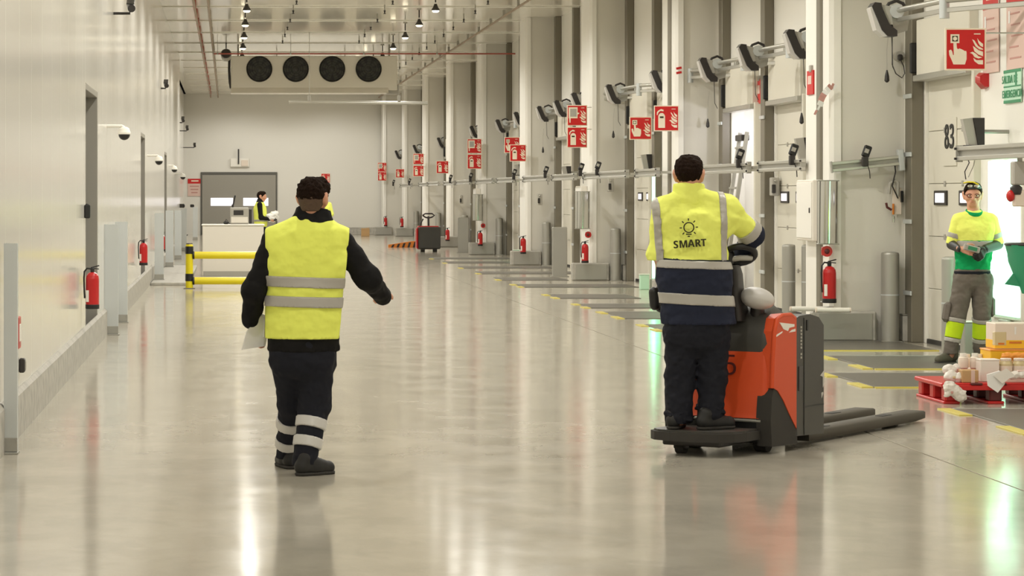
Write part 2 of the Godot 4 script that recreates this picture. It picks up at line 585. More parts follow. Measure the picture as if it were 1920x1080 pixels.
func lamps():
	# two rows of high-bay lamps under the ceiling, each with its own light
	var proto: Node3D = null
	for row in 2:
		var n := 0
		for i in range(-3, 22):
			var t := 7.8 + 4.7 * i
			if t > 108 or i == 0: continue
			var at := Vector3([0.38, 4.26][row], CEIL + (0.28 if t > 95 else 0.0), -t)   # the last ones sit almost flush
			var lab: String = "ceiling lamp, %s from the camera in the row by the %s" % [ORD[n], ["white wall", "docks"][row]]
			if proto == null:
				proto = thing("ceiling_lamp", lab, "lamp", at, "high-bay lamps in two rows under the ceiling")
				put("canopy", mb().lathe([Vector2(0.05, -0.03), Vector2(0.05, 0.0)], 14).done(), M["grey_plastic"], proto)
				put("stem", mb().tube(Vector3(0, -0.02, 0), Vector3(0, -0.2, 0), 0.014).done(), M["dark_plastic"], proto)
				put("shade", mb().lathe([Vector2(0.085, -0.37), Vector2(0.086, -0.345), Vector2(0.05, -0.29), Vector2(0.028, -0.23)], 20).done(), M["dark_plastic"], proto)
				put("lens", mb().lathe([Vector2(0.03, -0.405), Vector2(0.06, -0.395), Vector2(0.075, -0.371)], 20).done(), M["lamp_lens"], proto)
			else:
				copy(proto, lab, at)
			n += 1
			var l := SpotLight3D.new()
			l.name = numbered("lamp_light")
			l.position = at + Vector3(0, -0.46, 0)
			l.rotation.x = -PI / 2
			l.light_color = LAMP_COL
			l.light_energy = LAMP_E * (0.85 if t > 90 else (0.65 if i == 1 else 1.0))
			l.light_size = 0.1
			l.spot_range = 60.0
			l.spot_attenuation = 2.0
			l.spot_angle = 84.0
			l.spot_angle_attenuation = 0.4
			l.shadow_enabled = true
			add_child(l)

func shell():
	# floor: concrete bays with sawn joints between them
	var fl := thing("floor", "polished grey-beige concrete floor with thin sawn joints", "floor", Vector3.ZERO, "", "structure")
	put("base", mb().box(Vector3(3.1, -0.16, -51), Vector3(9.5, 0.28, 120)).done(), M["joint"], fl)
	var xs := [WL - 0.2, 4.432, WR + 0.2]
	var ts := [-9.0, 27.75, 60.0, FARW + 0.1]
	for i in 2:
		for j in 3:
			var x0: float = xs[i] + (0.006 if i > 0 else 0.0); var x1: float = xs[i + 1] - (0.006 if i == 0 else 0.0)
			var t0: float = ts[j] + 0.003; var t1: float = ts[j + 1] - 0.003
			put("concrete_bay", mb().box(Vector3((x0 + x1) / 2, -0.01, -(t0 + t1) / 2), Vector3(x1 - x0, 0.02, t1 - t0), 0.002).done(), M["floor"], fl)
	# ceiling
	var ce := thing("ceiling", "glossy cream panelled ceiling with thin white joint profiles", "ceiling", Vector3.ZERO, "", "structure")
	put("panel_field", mb().box(Vector3(3.1, CEIL + 0.1, -51), Vector3(9.7, 0.2, 120.4)).done(), M["ceiling"], ce)
	for i in 22:
		var t := 7.1 + 4.7 * i
		put("joint_profile", mb().box(Vector3(3.14, CEIL - 0.012, -t), Vector3(9.2, 0.024, 0.1), 0.006).done(), M["trim_white"], ce)
	# left wall with three door recesses; panels as far as the joints tell apart
	var lw := thing("wall_left", "long glossy cream wall of tall insulated panels above a concrete kerb", "wall", Vector3.ZERO, "", "structure")
	var gaps := [[27.2, 29.75, 2.79], [44.4, 46.7, 2.69], [60.8, 63.2, 2.63]]
	var t := -9.0
	var gi := 0
	while t < 80.0:
		var stop: float = gaps[gi][0] if gi < 3 else 80.0
		var nt: float = min(t + 1.15, stop)
		put("wall_panel", mb().box(Vector3(WL - 0.1, CEIL / 2, -(t + nt) / 2), Vector3(0.2, CEIL, nt - t - 0.002), 0.003).done(), M["wall_white"], lw)
		t = nt
		if gi < 3 and absf(t - stop) < 0.001:
			var g: Array = gaps[gi]
			put("lintel_panel", mb().box(Vector3(WL - 0.1, (CEIL + g[2]) / 2, -(g[0] + g[1]) / 2), Vector3(0.2, CEIL - g[2], g[1] - g[0] - 0.002), 0.003).done(), M["wall_white"], lw)
			t = g[1]
			gi += 1
	put("backing", mb().box(Vector3(WL - 0.3, CEIL / 2, -35.5), Vector3(0.1, CEIL, 89.2)).done(), M["wall_panel"], lw)
	put("set_back_panel", mb().box(Vector3(-1.93, CEIL / 2, -95.0), Vector3(0.2, CEIL, 30.2)).done(), M["wall_white"], lw)
	for i in 3:
		var g: Array = gaps[i]
		var d := thing("door_%d" % (i + 1), ["grey sliding door in a recess, nearest in the plain white wall", "grey sliding door recess, second along the plain white wall", "grey door recess farthest along the plain white wall"][i], "door", Vector3(WL, 0, -(g[0] + g[1]) / 2), "", "structure")
		var w: float = g[1] - g[0]
		put("leaf", mb().box(Vector3(-0.17, g[2] / 2, 0), Vector3(0.06, g[2], w), 0.004).done(), M["door_dark"], d)
		put("jamb", mb().box(Vector3(-0.085, g[2] / 2, -w / 2 + 0.03), Vector3(0.17, g[2], 0.06), 0.004).done(), M["door_grey"], d)
		put("jamb", mb().box(Vector3(-0.085, g[2] / 2, w / 2 - 0.03), Vector3(0.17, g[2], 0.06), 0.004).done(), M["door_grey"], d)
		put("head", mb().box(Vector3(-0.085, g[2] - 0.03, 0), Vector3(0.17, 0.06, w - 0.13), 0.004).done(), M["door_grey"], d)
		if i == 0:
			put("handle", mb().box(Vector3(-0.115, 1.48, -w / 2 + 0.22), Vector3(0.05, 0.14, 0.16), 0.01).done(), M["black"], d)
			put("handle", mb().box(Vector3(0.03, 1.48, w / 2 + 0.2), Vector3(0.06, 0.14, 0.1), 0.01).done(), M["black"], d)
	# kerb under the left wall
	var kb := thing("baseboard_left", "grey concrete kerb running along the foot of the plain white wall", "kerb", Vector3.ZERO, "", "structure")
	for s in [[-9.0, 24.6], [24.61, 48.3], [48.31, 80.0]]:
		var prof := [Vector2(0, 0), Vector2(0.035, 0), Vector2(0.035, 0.285), Vector2(0.012, 0.315), Vector2(0, 0.315)]
		var xf := Transform3D(Basis(Vector3(1, 0, 0), Vector3(0, 1, 0), Vector3(0, 0, 1)), Vector3(WL, 0, -s[1]))
		put("kerb_length", mb().prism(prof, s[1] - s[0] - 0.004, xf).done(), M["concrete"], kb)
	# far and back walls
	var fw := thing("wall_far", "pale end wall of the hall with a grey kerb", "wall", Vector3.ZERO, "", "structure")
	put("wall_panel", mb().box(Vector3(3.1, CEIL / 2, -FARW - 0.1), Vector3(10.4, CEIL, 0.2)).done(), M["wall_panel"], fw)
	put("kerb", mb().box(Vector3(5.1, 0.15, -FARW + 0.06), Vector3(6.1, 0.3, 0.12), 0.01).done(), M["concrete"], fw)
	var bw := thing("wall_back", "plain pale wall closing the hall behind the viewer", "wall", Vector3.ZERO, "", "structure")
	put("wall_panel", mb().box(Vector3(3.1, CEIL / 2, 9.1), Vector3(9.6, CEIL, 0.2)).done(), M["wall_panel"], bw)
	# big roller door of the far wall
	var d4 := thing("door_4", "wide grey door with two glazed strips in the far end wall", "door", wp(448, 440, FARW), "", "structure")
	put("frame", mb().box(Vector3(0, 1.29, 0.03), Vector3(3.16, 2.58, 0.06), 0.01).done(), M["door_dark"], d4)
	put("leaf", mb().box(Vector3(0, 1.23, 0.07), Vector3(3.04, 2.46, 0.04), 0.01).done(), M["door_grey"], d4)
	for x in [[395.0, 437.0], [456.0, 503.0]]:
		var a := wp(x[0], 386, FARW) - d4.position
		var b := wp(x[1], 371, FARW) - d4.position
		put("window_strip", mb().box(Vector3((a.x + b.x) / 2, (a.y + b.y) / 2, 0.1), Vector3(b.x - a.x, b.y - a.y, 0.03), 0.005).done(), M["glass_white"], d4)
	# plinth at the far posts
	var pl := thing("trim_1", "low pale concrete plinth under the row of far guard posts", "plinth", Vector3.ZERO, "", "structure")
	put("slab", mb().box(Vector3(-1.06, 0.025, -54.5), Vector3(0.7, 0.05, 12.0), 0.008).done(), M["concrete"], pl)

func right_wall():
	var rw := thing("wall_right", "pale dock wall with wing piers standing out between groups of dock doors", "wall", Vector3.ZERO, "", "structure")
	for k in T.size():
		var prev: float = T[k - 1] + 1.25 if k > 0 else 20.0
		for j in 3:
			var te: float = T[k] - 0.1 - 3.25 * j
			if te - 2.9 > prev: docks.append([te, k, j])
	# wall between the openings
	var opens := []
	for d in docks:
		if not (d[1] == 0 and d[2] == 1): opens.append([d[0] - 2.45, d[0] - 0.35])
	opens.sort_custom(func(a, b): return a[0] < b[0])
	var t := -9.0
	for o in opens + [[FARW + 0.1, FARW + 0.1]]:
		if o[0] - t > 0.05:
			put("wall_panel", mb().box(Vector3(WR + 0.1, CEIL / 2, -(t + o[0]) / 2), Vector3(0.2, CEIL, o[0] - t), 0.004).done(), M["trim_white"], rw)
		if o[1] > o[0]:
			put("lintel_panel", mb().box(Vector3(WR + 0.1, (CEIL + 2.95) / 2, -(o[0] + o[1]) / 2), Vector3(0.2, CEIL - 2.95, o[1] - o[0])).done(), M["trim_white"], rw)
		t = o[1]
	put("backing", mb().box(Vector3(WR + 0.75, CEIL / 2, -24.5), Vector3(0.1, CEIL, 67)).done(), M["wall_panel"], rw)
	put("backing", mb().box(Vector3(WR + 0.75, CEIL / 2, -84.5), Vector3(0.1, CEIL, 52)).done(), M["wall_panel"], rw)
	# wing piers, with a pale corner trim on the corridor edge
	for k in T.size():
		var x0 := pier_x(k)
		var pr := put("pier", mb().box(Vector3((x0 + 0.12 + WR + 0.02) / 2, CEIL / 2, -T[k] - 0.6), Vector3(WR + 0.02 - x0 - 0.12, CEIL, 1.2)).done(), M["pier"], rw)
		var pts := [Vector2(0, -0.0), Vector2(0.0, -1.2), Vector2(0.13, -1.2), Vector2(0.13, 0.03), Vector2(0.05, 0.03)]
		var xf := Transform3D(Basis(Vector3(1, 0, 0), Vector3(0, 0, 1), Vector3(0, -1, 0)), Vector3(x0, CEIL, -T[k]))
		put("corner_trim", mb().prism(pts, CEIL, xf).done(), M["trim_white"], pr)
		put("edge_strip", mb().box(Vector3(WR - 0.07, CEIL / 2, -T[k] + 0.03), Vector3(0.1, CEIL, 0.06), 0.01).done(), M["trim_white"], pr)
		if k < 2:
			put("side_post", mb().box(Vector3(x0 + 0.03, CEIL / 2, -T[k] - 0.42), Vector3(0.12, CEIL, 0.22), 0.02).done(), M["track"], pr)
	# dock doors
	var n := 4
	for d in docks:
		var te: float = d[0]
		var k: int = d[1]
		if k == 0 and d[2] == 1: continue
		n += 1
		var open: bool = k == 1 and d[2] == 0
		var name_: String = "cream sectional dock door, %s from the camera among the dock doors%s" % [ORD[n - 5], " and standing open" if open else ""]
		if n == 5: name_ = "cream sectional dock door numbered 83 beside the nearest wing pier"
		var dr := thing("door_%d" % n, name_, "door", Vector3(WR, 0, -te), "sectional dock doors in the pale wall", "structure")
		var w := 2.1
		var zc := 0.35 + w / 2
		put("track", mb().box(Vector3(-0.07, CEIL / 2, 0.15), Vector3(0.14, CEIL, 0.28), 0.01).done(), M["track"], dr)
		put("track", mb().box(Vector3(-0.03, 1.5, 0.35 + w + 0.05), Vector3(0.1, 3.0, 0.08), 0.01).done(), M["dock_door"], dr)
		for yy in [0.55, 1.35, 2.1, 2.75]:
			put("track_bracket", mb().box(Vector3(-0.15, yy, 0.16), Vector3(0.02, 0.05, 0.32), 0.004).done(), M["galva"], dr)
		put("rubber_stop", mb().box(Vector3(-0.12, 3.17, 0.31), Vector3(0.08, 0.34, 0.06), 0.01).done(), M["black"], dr)
		put("header", mb().box(Vector3(-0.04, 3.28, zc), Vector3(0.12, 0.62, w), 0.01).done(), M["dock_door"], dr)
		put("lintel", mb().box(Vector3(-0.06, 2.94, zc), Vector3(0.16, 0.07, w), 0.008).done(), M["alu"], dr)
		if not open:
			for s in 5:
				var sec := put("door_section", mb().box(Vector3(0.06, 0.03 + 0.58 * s + 0.29, zc), Vector3(0.05, 0.575, w), 0.006).done(), M["dock_door"], dr)
				if s == 2 and (k < 3):
					for q in [0.55, 1.55]:
						put("window_frame", mb().box(Vector3(0.028, 1.615, 0.35 + w - q), Vector3(0.03, 0.16, 0.5), 0.006).done(), M["dark_plastic"], sec)
						put("window_pane", mb().box(Vector3(0.018, 1.615, 0.35 + w - q), Vector3(0.02, 0.105, 0.36), 0.004).done(), M["glass_white"], sec)
				if s > 0 and k < 2:
					for q in [0.7, 1.4]: put("hinge", mb().box(Vector3(0.03, 0.03 + 0.58 * s, 0.35 + q), Vector3(0.02, 0.06, 0.05), 0.004).done(), M["grey_plastic"], sec)
			put("bottom_seal", mb().box(Vector3(0.05, 0.02, zc), Vector3(0.07, 0.06, w), 0.006).done(), M["rubber"], dr)
			if n == 5:
				var plt := put("number_plate", mb().box(Vector3(0.028, 2.22, 1.27), Vector3(0.012, 0.52, 0.5), 0.003).done(), M["dock_door"], dr)
				var dg := put("number", text("83", 0.26, 0.006), M["black"], plt)
				dg.position = Vector3(0.018, 2.27, 1.27)
				dg.rotation.y = -PI / 2
	# open dock: the white inside of a trailer
	var op: Array = docks.filter(func(q): return q[1] == 1 and q[2] == 0)[0]
	var tz: float = -(op[0] - 1.4)
	var tr := thing("trailer", "white inside of a trailer seen through the open dock door", "trailer", Vector3(WR + 0.2, 0, tz))
	put("side_wall", mb().box(Vector3(0.3, 1.5, -1.15), Vector3(0.6, 3.0, 0.06)).done(), M["trim_white"], tr)
	put("side_wall", mb().box(Vector3(0.3, 1.5, 1.15), Vector3(0.6, 3.0, 0.06)).done(), M["trim_white"], tr)
	put("roof", mb().box(Vector3(0.3, 3.03, 0), Vector3(0.6, 0.06, 2.36)).done(), M["trim_white"], tr)
	put("back_wall", mb().box(Vector3(0.52, 1.5, 0), Vector3(0.05, 3.0, 2.24)).done(), M["trim_white"], tr)
	put("curtain_strip", mb().box(Vector3(0.4, 1.8, 0.75), Vector3(0.03, 1.9, 0.3), 0.01).done(), M["black"], tr)
	var tl := OmniLight3D.new()
	tl.name = "trailer_light"
	tl.position = Vector3(WR + 0.34, 2.7, tz)
	tl.light_color = Color(0.95, 0.95, 1.0)
	tl.light_energy = 0.6
	tl.light_size = 0.05
	tl.omni_range = 60
	tl.omni_attenuation = 2.0
	tl.shadow_enabled = true
	add_child(tl)
	put("lamp", mb().ball(Vector3(0.14, 2.78, 0), Vector3(0.06, 0.03, 0.06)).done(), M["lamp_lens"], tr)

func kerbs_and_posts():
	# concrete guard blocks with bollards at each wing pier
	var b0: Node3D = null
	for k in T.size():
		var at := Vector3(pier_x(k) - (0.22 if k == 0 else 0.36), 0, -T[k])
		var o := thing("guard_block", "low grey concrete block at the foot of the %s wing pier" % PIER[k], "block", at, "concrete blocks at the wing piers")
		at.z = -T[k]
		o.position = at
		put("front_block", mb().box(Vector3(0.36, 0.17, 0.085), Vector3(0.72, 0.34, 0.165), 0.02).done(), M["concrete"], o)
		put("cover_plate", mb().box(Vector3(0.37, 0.17, 0.173), Vector3(0.6, 0.3, 0.012), 0.004).done(), M["galva_dull"], o)
	for k in 3:
		var e := thing("low_block", "small dark grey block between the %s wing pier's bollard and the dock wall" % PIER[k], "block", Vector3(7.62, 0, -T[k] + 0.12))
		put("body", mb().box(Vector3(0, 0.15, 0), Vector3(0.12, 0.3, 0.2), 0.015).done(), M["concrete"], e)
		put("cap_plate", mb().box(Vector3(0, 0.304, 0), Vector3(0.13, 0.01, 0.21), 0.003).done(), M["galva_dull"], e)
	var spots := []
	for k in T.size(): spots.append([Vector3(7.42, 0, -T[k] + 0.2), 0.1, "galvanised round bollard in front of the %s wing pier" % PIER[k]])
	spots.append([Vector3(7.25, 0, -34.5), 0.085, "galvanised bollard behind the nearest wing pier, farther from its kerb corner"])
	spots.append([Vector3(7.46, 0, -34.3), 0.085, "galvanised bollard behind the nearest wing pier, close by the dock door"])
	spots.append([Vector3(7.47, 0, -27.6), 0.085, "galvanised bollard behind the worker in the green shirt"])
	for s in spots:
		var o := thing("bollard", s[2], "bollard", s[0], "round steel bollards by the docks")
		var r: float = s[1]
		put("post", mb().lathe([Vector2(r, 0.012), Vector2(r, 0.98), Vector2(r * 0.93, 1.0), Vector2(r * 0.5, 1.01)], 24).done(), M["galva_dull"], o)
		put("base_plate", mb().box(Vector3(0, 0.006, 0), Vector3(r * 2.3, 0.012, r * 2.3), 0.002).done(), M["galva_dull"], o)
		put("collar", mb().lathe([Vector2(r + 0.004, 0.52), Vector2(r + 0.004, 0.535)], 24).done(), M["galva"], o)
	for q in [[53.6, "third"], [75.6, "fifth"]]:
		var o := thing("guard_plate", "wide upright grey guard plate beyond the %s wing pier" % q[1], "guard", Vector3(6.66, 0, -q[0]), "upright guard plates by the piers")
		put("plate", mb().box(Vector3(0, 0.5, 0), Vector3(0.3, 1.0, 0.08), 0.015).done(), M["galva_dull"], o)
		put("foot", mb().box(Vector3(0, 0.01, 0), Vector3(0.36, 0.02, 0.2), 0.004).done(), M["galva_dull"], o)
	# galvanised channel posts along the plain wall
	var near_labels := [[Vector3(-1.385, 0, -17.0), 1.34, "galvanised channel post nearest the camera against the white wall"], [Vector3(-1.375, 0, -31.4), 1.3, "galvanised channel post just past the nearest door, the nearer of the pair"], [Vector3(-1.38, 0, -34.4), 1.3, "galvanised channel post just past the nearest door, the farther of the pair"],
		[Vector3(-1.3, 0.05, -50.2), 1.25, "galvanised channel post at the near end of the low plinth"], [Vector3(-1.3, 0.05, -59.0), 1.25, "galvanised channel post at the far end of the low plinth"], [Vector3(-1.28, 0, -68.0), 1.25, "galvanised channel post, second before the far corner"], [Vector3(-1.3, 0, -78.0), 1.25, "galvanised channel post right before the far corner"], [Vector3(-1.2, 0, -97.0), 1.2, "galvanised channel post standing beyond the far corner by the end door"]]
	for s in near_labels:
		var o := thing("guard_post", s[2], "post", s[0], "channel posts along the plain white wall")
		var h: float = s[1]
		if s[0].z > -40: o.scale = Vector3(0.5 if s[0].z > -20 else 0.95, 1, 0.8)
		var cs := [Vector2(-0.085, 0.06), Vector2(-0.085, -0.06), Vector2(-0.045, -0.06), Vector2(-0.045, -0.052), Vector2(-0.077, -0.052), Vector2(-0.06, 0.03), Vector2(-0.02, 0.052), Vector2(0.02, 0.052), Vector2(0.06, 0.03), Vector2(0.077, -0.052), Vector2(0.045, -0.052), Vector2(0.045, -0.06), Vector2(0.085, -0.06), Vector2(0.085, 0.06)]
		var xf := Transform3D(Basis(Vector3(1, 0, 0), Vector3(0, 0, 1), Vector3(0, -1, 0)), Vector3(0, h, 0))
		put("channel", mb().prism(cs, h - 0.012, xf).done(), M["galva"], o)
		put("base_plate", mb().box(Vector3(0, 0.006, 0), Vector3(0.2, 0.012, 0.2), 0.002).done(), M["galva_dull"], o)
		put("sleeve", mb().box(Vector3(0, 0.06, 0.062), Vector3(0.176, 0.09, 0.012), 0.003).done(), M["galva_dull"], o)
		for x in [-0.075, 0.075]: put("bolt", mb().tube(Vector3(x, 0.085, 0.068), Vector3(x, 0.085, 0.08), 0.012, -1, 6).done(), M["galva_dull"], o)

func levellers():
	# steel dock plates let into the floor, each with yellow corner stripes
	var mids := [[18.3, 20.5], [22.8, 24.6], [25.2, 27.2], [28.2, 30.0], [32.2, 33.8], [35.4, 37.5], [38.7, 40.2], [42.3, 44.0], [47.4, 49.0], [51.3, 53.0], [55.4, 57.0], [59.6, 61.2], [64.0, 65.6], [68.2, 69.8]]
	for i in mids.size():
		var a: float = mids[i][0]
		var b: float = mids[i][1]
		var x0: float = [5.56, 5.52, 6.1, 5.6][i] if i < 4 else 5.27
		var o := thing("dock_plate", "grey steel dock plate let into the floor with yellow edges, %s from the camera" % ORD[i], "dock plate", Vector3(x0, 0, -(a + b) / 2), "dock plates let into the floor")
		var d := b - a
		var w := 7.3 - x0
		for k in T.size():
			if b > T[k] - 0.2 and a < T[k] + 1.3: w = pier_x(k) - 0.4 - x0
		if i == 3: w = 1.9
		put("plate", mb().box(Vector3(w / 2, 0.003, 0), Vector3(w, 0.012, d), 0.002).done(), M["plate"], o)
		if i < 4: put("yellow_edge", mb().box(Vector3(w * 0.5, 0.004, d / 2 + 0.04), Vector3(w, 0.01, 0.06), 0.001).done(), M["floor_yellow"], o)
		put("yellow_edge", mb().box(Vector3(-0.06, 0.004, d * 0.36), Vector3(0.1, 0.01, d * 0.3), 0.001).done(), M["floor_yellow"], o)
		if i < 9: put("yellow_edge", mb().box(Vector3(-0.06, 0.004, -d * 0.36), Vector3(0.1, 0.01, d * 0.28), 0.001).done(), M["floor_yellow"], o)
		put("hinge_strip", mb().box(Vector3(w * 0.5, 0.006, -d * 0.5 + 0.05), Vector3(w, 0.012, 0.05), 0.002).done(), M["galva_dull"], o)

# ------------------------------------------------------------------ safety signs: boards square to the corridor on a short arm from the wall
func flames(parent: Node, s: float):
	# outlines in the sign's own units: 1 = the board's side
	var fl := [
		[Vector2(0.28, 0.27), Vector2(0.33, 0.20), Vector2(0.42, 0.13), Vector2(0.42, 0.05), Vector2(0.35, 0.085), Vector2(0.31, 0.15)],
		[Vector2(0.155, 0.245), Vector2(0.21, 0.215), Vector2(0.25, 0.15), Vector2(0.30, 0.08), Vector2(0.42, 0.01), Vector2(0.42, -0.015), Vector2(0.33, 0.0), Vector2(0.24, 0.07), Vector2(0.20, 0.15)],
		[Vector2(0.175, 0.08), Vector2(0.22, 0.05), Vector2(0.31, -0.02), Vector2(0.42, -0.06), Vector2(0.42, -0.17), Vector2(0.31, -0.13), Vector2(0.21, -0.05)],
		[Vector2(0.10, -0.085), Vector2(0.17, -0.06), Vector2(0.25, -0.11), Vector2(0.31, -0.17), Vector2(0.40, -0.20), Vector2(0.31, -0.225), Vector2(0.21, -0.19), Vector2(0.17, -0.12)],
		[Vector2(0.185, -0.21), Vector2(0.26, -0.265), Vector2(0.42, -0.265), Vector2(0.42, -0.37), Vector2(0.31, -0.365), Vector2(0.21, -0.29)]]
	for f in fl:
		var p := []
		for v in f: p.append(v * s)
		put("flame", mb().prism(p, 0.002, Transform3D(Basis.IDENTITY, Vector3(0, 0, 0.0125))).done(), M["sign_cream"], parent)

func poly(parent: Node, called: String, pts: Array, s: float, m: String, z := 0.0125, d := 0.002):
	var p := []
	for v in pts: p.append(v * s)
	put(called, mb().prism(p, d, Transform3D(Basis.IDENTITY, Vector3(0, 0, z))).done(), M[m], parent)

func board(kind: String, label: String, at: Vector3, s: float, reach := 0.0):
	var o := thing("fire_sign", label, "sign", at, "red fire safety signs along the dock wall")
	put("panel", mb().box(Vector3(0, 0, 0), Vector3(s, s * 1.03, 0.016), 0.003).done(), M["sign_cream"], o)
	var fc := put("red_field", mb().box(Vector3(0, 0, 0.009), Vector3(s * 0.92, s * 0.95, 0.006), 0.001).done(), M["sign_red"], o)
	flames(fc, s)
	var tm := [Vector2(0.2, 0.36), Vector2(0.36, 0.36), Vector2(0.36, 0.385), Vector2(0.2, 0.385)]
	poly(fc, "print_line", tm, s, "sign_cream")
	if kind == "alarm":
		poly(fc, "button_frame", [Vector2(-0.37, 0.15), Vector2(-0.155, 0.15), Vector2(-0.155, 0.365), Vector2(-0.37, 0.365)], s, "sign_cream")
		poly(fc, "button_well", [Vector2(-0.33, 0.19), Vector2(-0.195, 0.19), Vector2(-0.195, 0.325), Vector2(-0.33, 0.325)], s, "dark_print", 0.0146)
		var cc := []
		for i in 16: cc.append(Vector2(-0.2625, 0.2575) + Vector2(cos(TAU * i / 16), sin(TAU * i / 16)) * 0.05)
		poly(fc, "button", cc, s, "sign_cream", 0.0166)
		poly(fc, "hand", [Vector2(-0.30, 0.15), Vector2(-0.225, 0.15), Vector2(-0.215, 0.03), Vector2(-0.19, 0.0), Vector2(-0.15, 0.02), Vector2(-0.10, 0.0), Vector2(-0.06, -0.02), Vector2(-0.02, -0.045), Vector2(0.01, -0.04), Vector2(0.02, -0.08), Vector2(0.02, -0.24), Vector2(-0.02, -0.37), Vector2(-0.30, -0.37), Vector2(-0.34, -0.27), Vector2(-0.40, -0.14), Vector2(-0.41, -0.03), Vector2(-0.36, -0.01), Vector2(-0.33, -0.05), Vector2(-0.31, -0.14), Vector2(-0.29, -0.14)], s, "sign_cream")
	elif kind == "extinguisher":
		poly(fc, "cylinder", [Vector2(-0.33, -0.38), Vector2(-0.06, -0.38), Vector2(-0.06, 0.10), Vector2(-0.10, 0.17), Vector2(-0.15, 0.21), Vector2(-0.24, 0.21), Vector2(-0.29, 0.17), Vector2(-0.33, 0.10)], s, "sign_cream")
		poly(fc, "cylinder_band", [Vector2(-0.27, 0.01), Vector2(-0.12, 0.01), Vector2(-0.12, 0.08), Vector2(-0.27, 0.08)], s, "dark_print", 0.0146)
		poly(fc, "horn", [Vector2(-0.39, 0.13), Vector2(-0.36, 0.13), Vector2(-0.32, 0.24), Vector2(-0.24, 0.30), Vector2(-0.12, 0.28), Vector2(-0.12, 0.34), Vector2(-0.22, 0.37), Vector2(-0.33, 0.31), Vector2(-0.385, 0.24)], s, "sign_cream")
	else:
		poly(fc, "reel_box", [Vector2(-0.42, -0.14), Vector2(0.02, -0.14), Vector2(0.02, 0.40), Vector2(-0.42, 0.40)], s, "sign_cream")
		poly(fc, "reel_front", [Vector2(-0.34, -0.06), Vector2(-0.03, -0.06), Vector2(-0.03, 0.33), Vector2(-0.34, 0.33)], s, "grey_plastic", 0.0146)
		poly(fc, "nozzle", [Vector2(0.02, 0.05), Vector2(0.10, 0.08), Vector2(0.10, 0.13), Vector2(0.02, 0.14)], s, "sign_cream")
		poly(fc, "hose", [Vector2(-0.39, -0.14), Vector2(-0.32, -0.14), Vector2(-0.33, -0.36), Vector2(-0.38, -0.36)], s, "sign_cream")
	if reach > 0.02:
		put("arm", mb().tube(Vector3(0, s * 0.4, -0.014), Vector3(reach, s * 0.4, -0.014), 0.008, -1, 8).done(), M["alu"], o)

func sign_boards():
	var L := [
		["alarm", 1810, 92.5, 25.3, 77, "large red fire alarm call point sign above the worker in the green shirt"],
		["extinguisher", 1249.5, 222, 41.3, 47, "red fire extinguisher sign just above the driver's head, higher of the two there"],
		["alarm", 1201, 240.5, 46.4, 42, "red fire alarm call point sign beside the extinguisher sign above the driver"],
		["reel", 1082, 216.5, 51.0, 38, "red fire hose reel sign at the third wing pier"],
		["extinguisher", 1082, 257.5, 51.0, 38, "red extinguisher sign right under the hose reel sign at the third wing pier"],
		["alarm", 960, 272, 64.5, 29, "red alarm sign half hidden behind the extinguisher sign at the fourth wing pier"],
		["extinguisher", 971, 287, 62.1, 31, "red extinguisher sign in front of the half hidden alarm sign"],
		["reel", 889.5, 274, 72.9, 27, "red fire hose reel sign at the fifth wing pier"],
		["extinguisher", 889.5, 303, 72.9, 27, "red extinguisher sign under the hose reel sign at the fifth wing pier"],
		["extinguisher", 829.5, 313.5, 83.6, 23, "small red extinguisher sign hanging alone at the sixth wing pier"],
		["reel", 784.5, 298, 94.1, 20, "small red hose reel sign at the seventh wing pier above the far pallet truck"],
		["extinguisher", 784.5, 320.5, 94.1, 20, "small red extinguisher sign at the seventh wing pier above the far pallet truck"],
		["extinguisher", 750, 325, 105.2, 16, "tiny reddish sign at the eighth wing pier"],
		["reel", 716.5, 313.5, 108.3, 17, "tiny red hose reel sign at the far end of the dock wall"],
		["extinguisher", 716.5, 330.5, 108.3, 16.5, "tiny red extinguisher sign at the far end of the dock wall"],
		["extinguisher", 610.5, 334, 109.97, 17, "red extinguisher sign on the end wall beside the walking man's head"]]
	for s in L:
		var p := wp(s[1], s[2], s[3])
		var stop := WR
		for k in T.size():
			if s[3] > T[k] - 0.4 and s[3] < T[k] + 1.25: stop = pier_x(k)
		board(s[0], s[5], p, s[4] * s[3] / F, 0.0 if s[3] > 109.5 else stop - p.x)

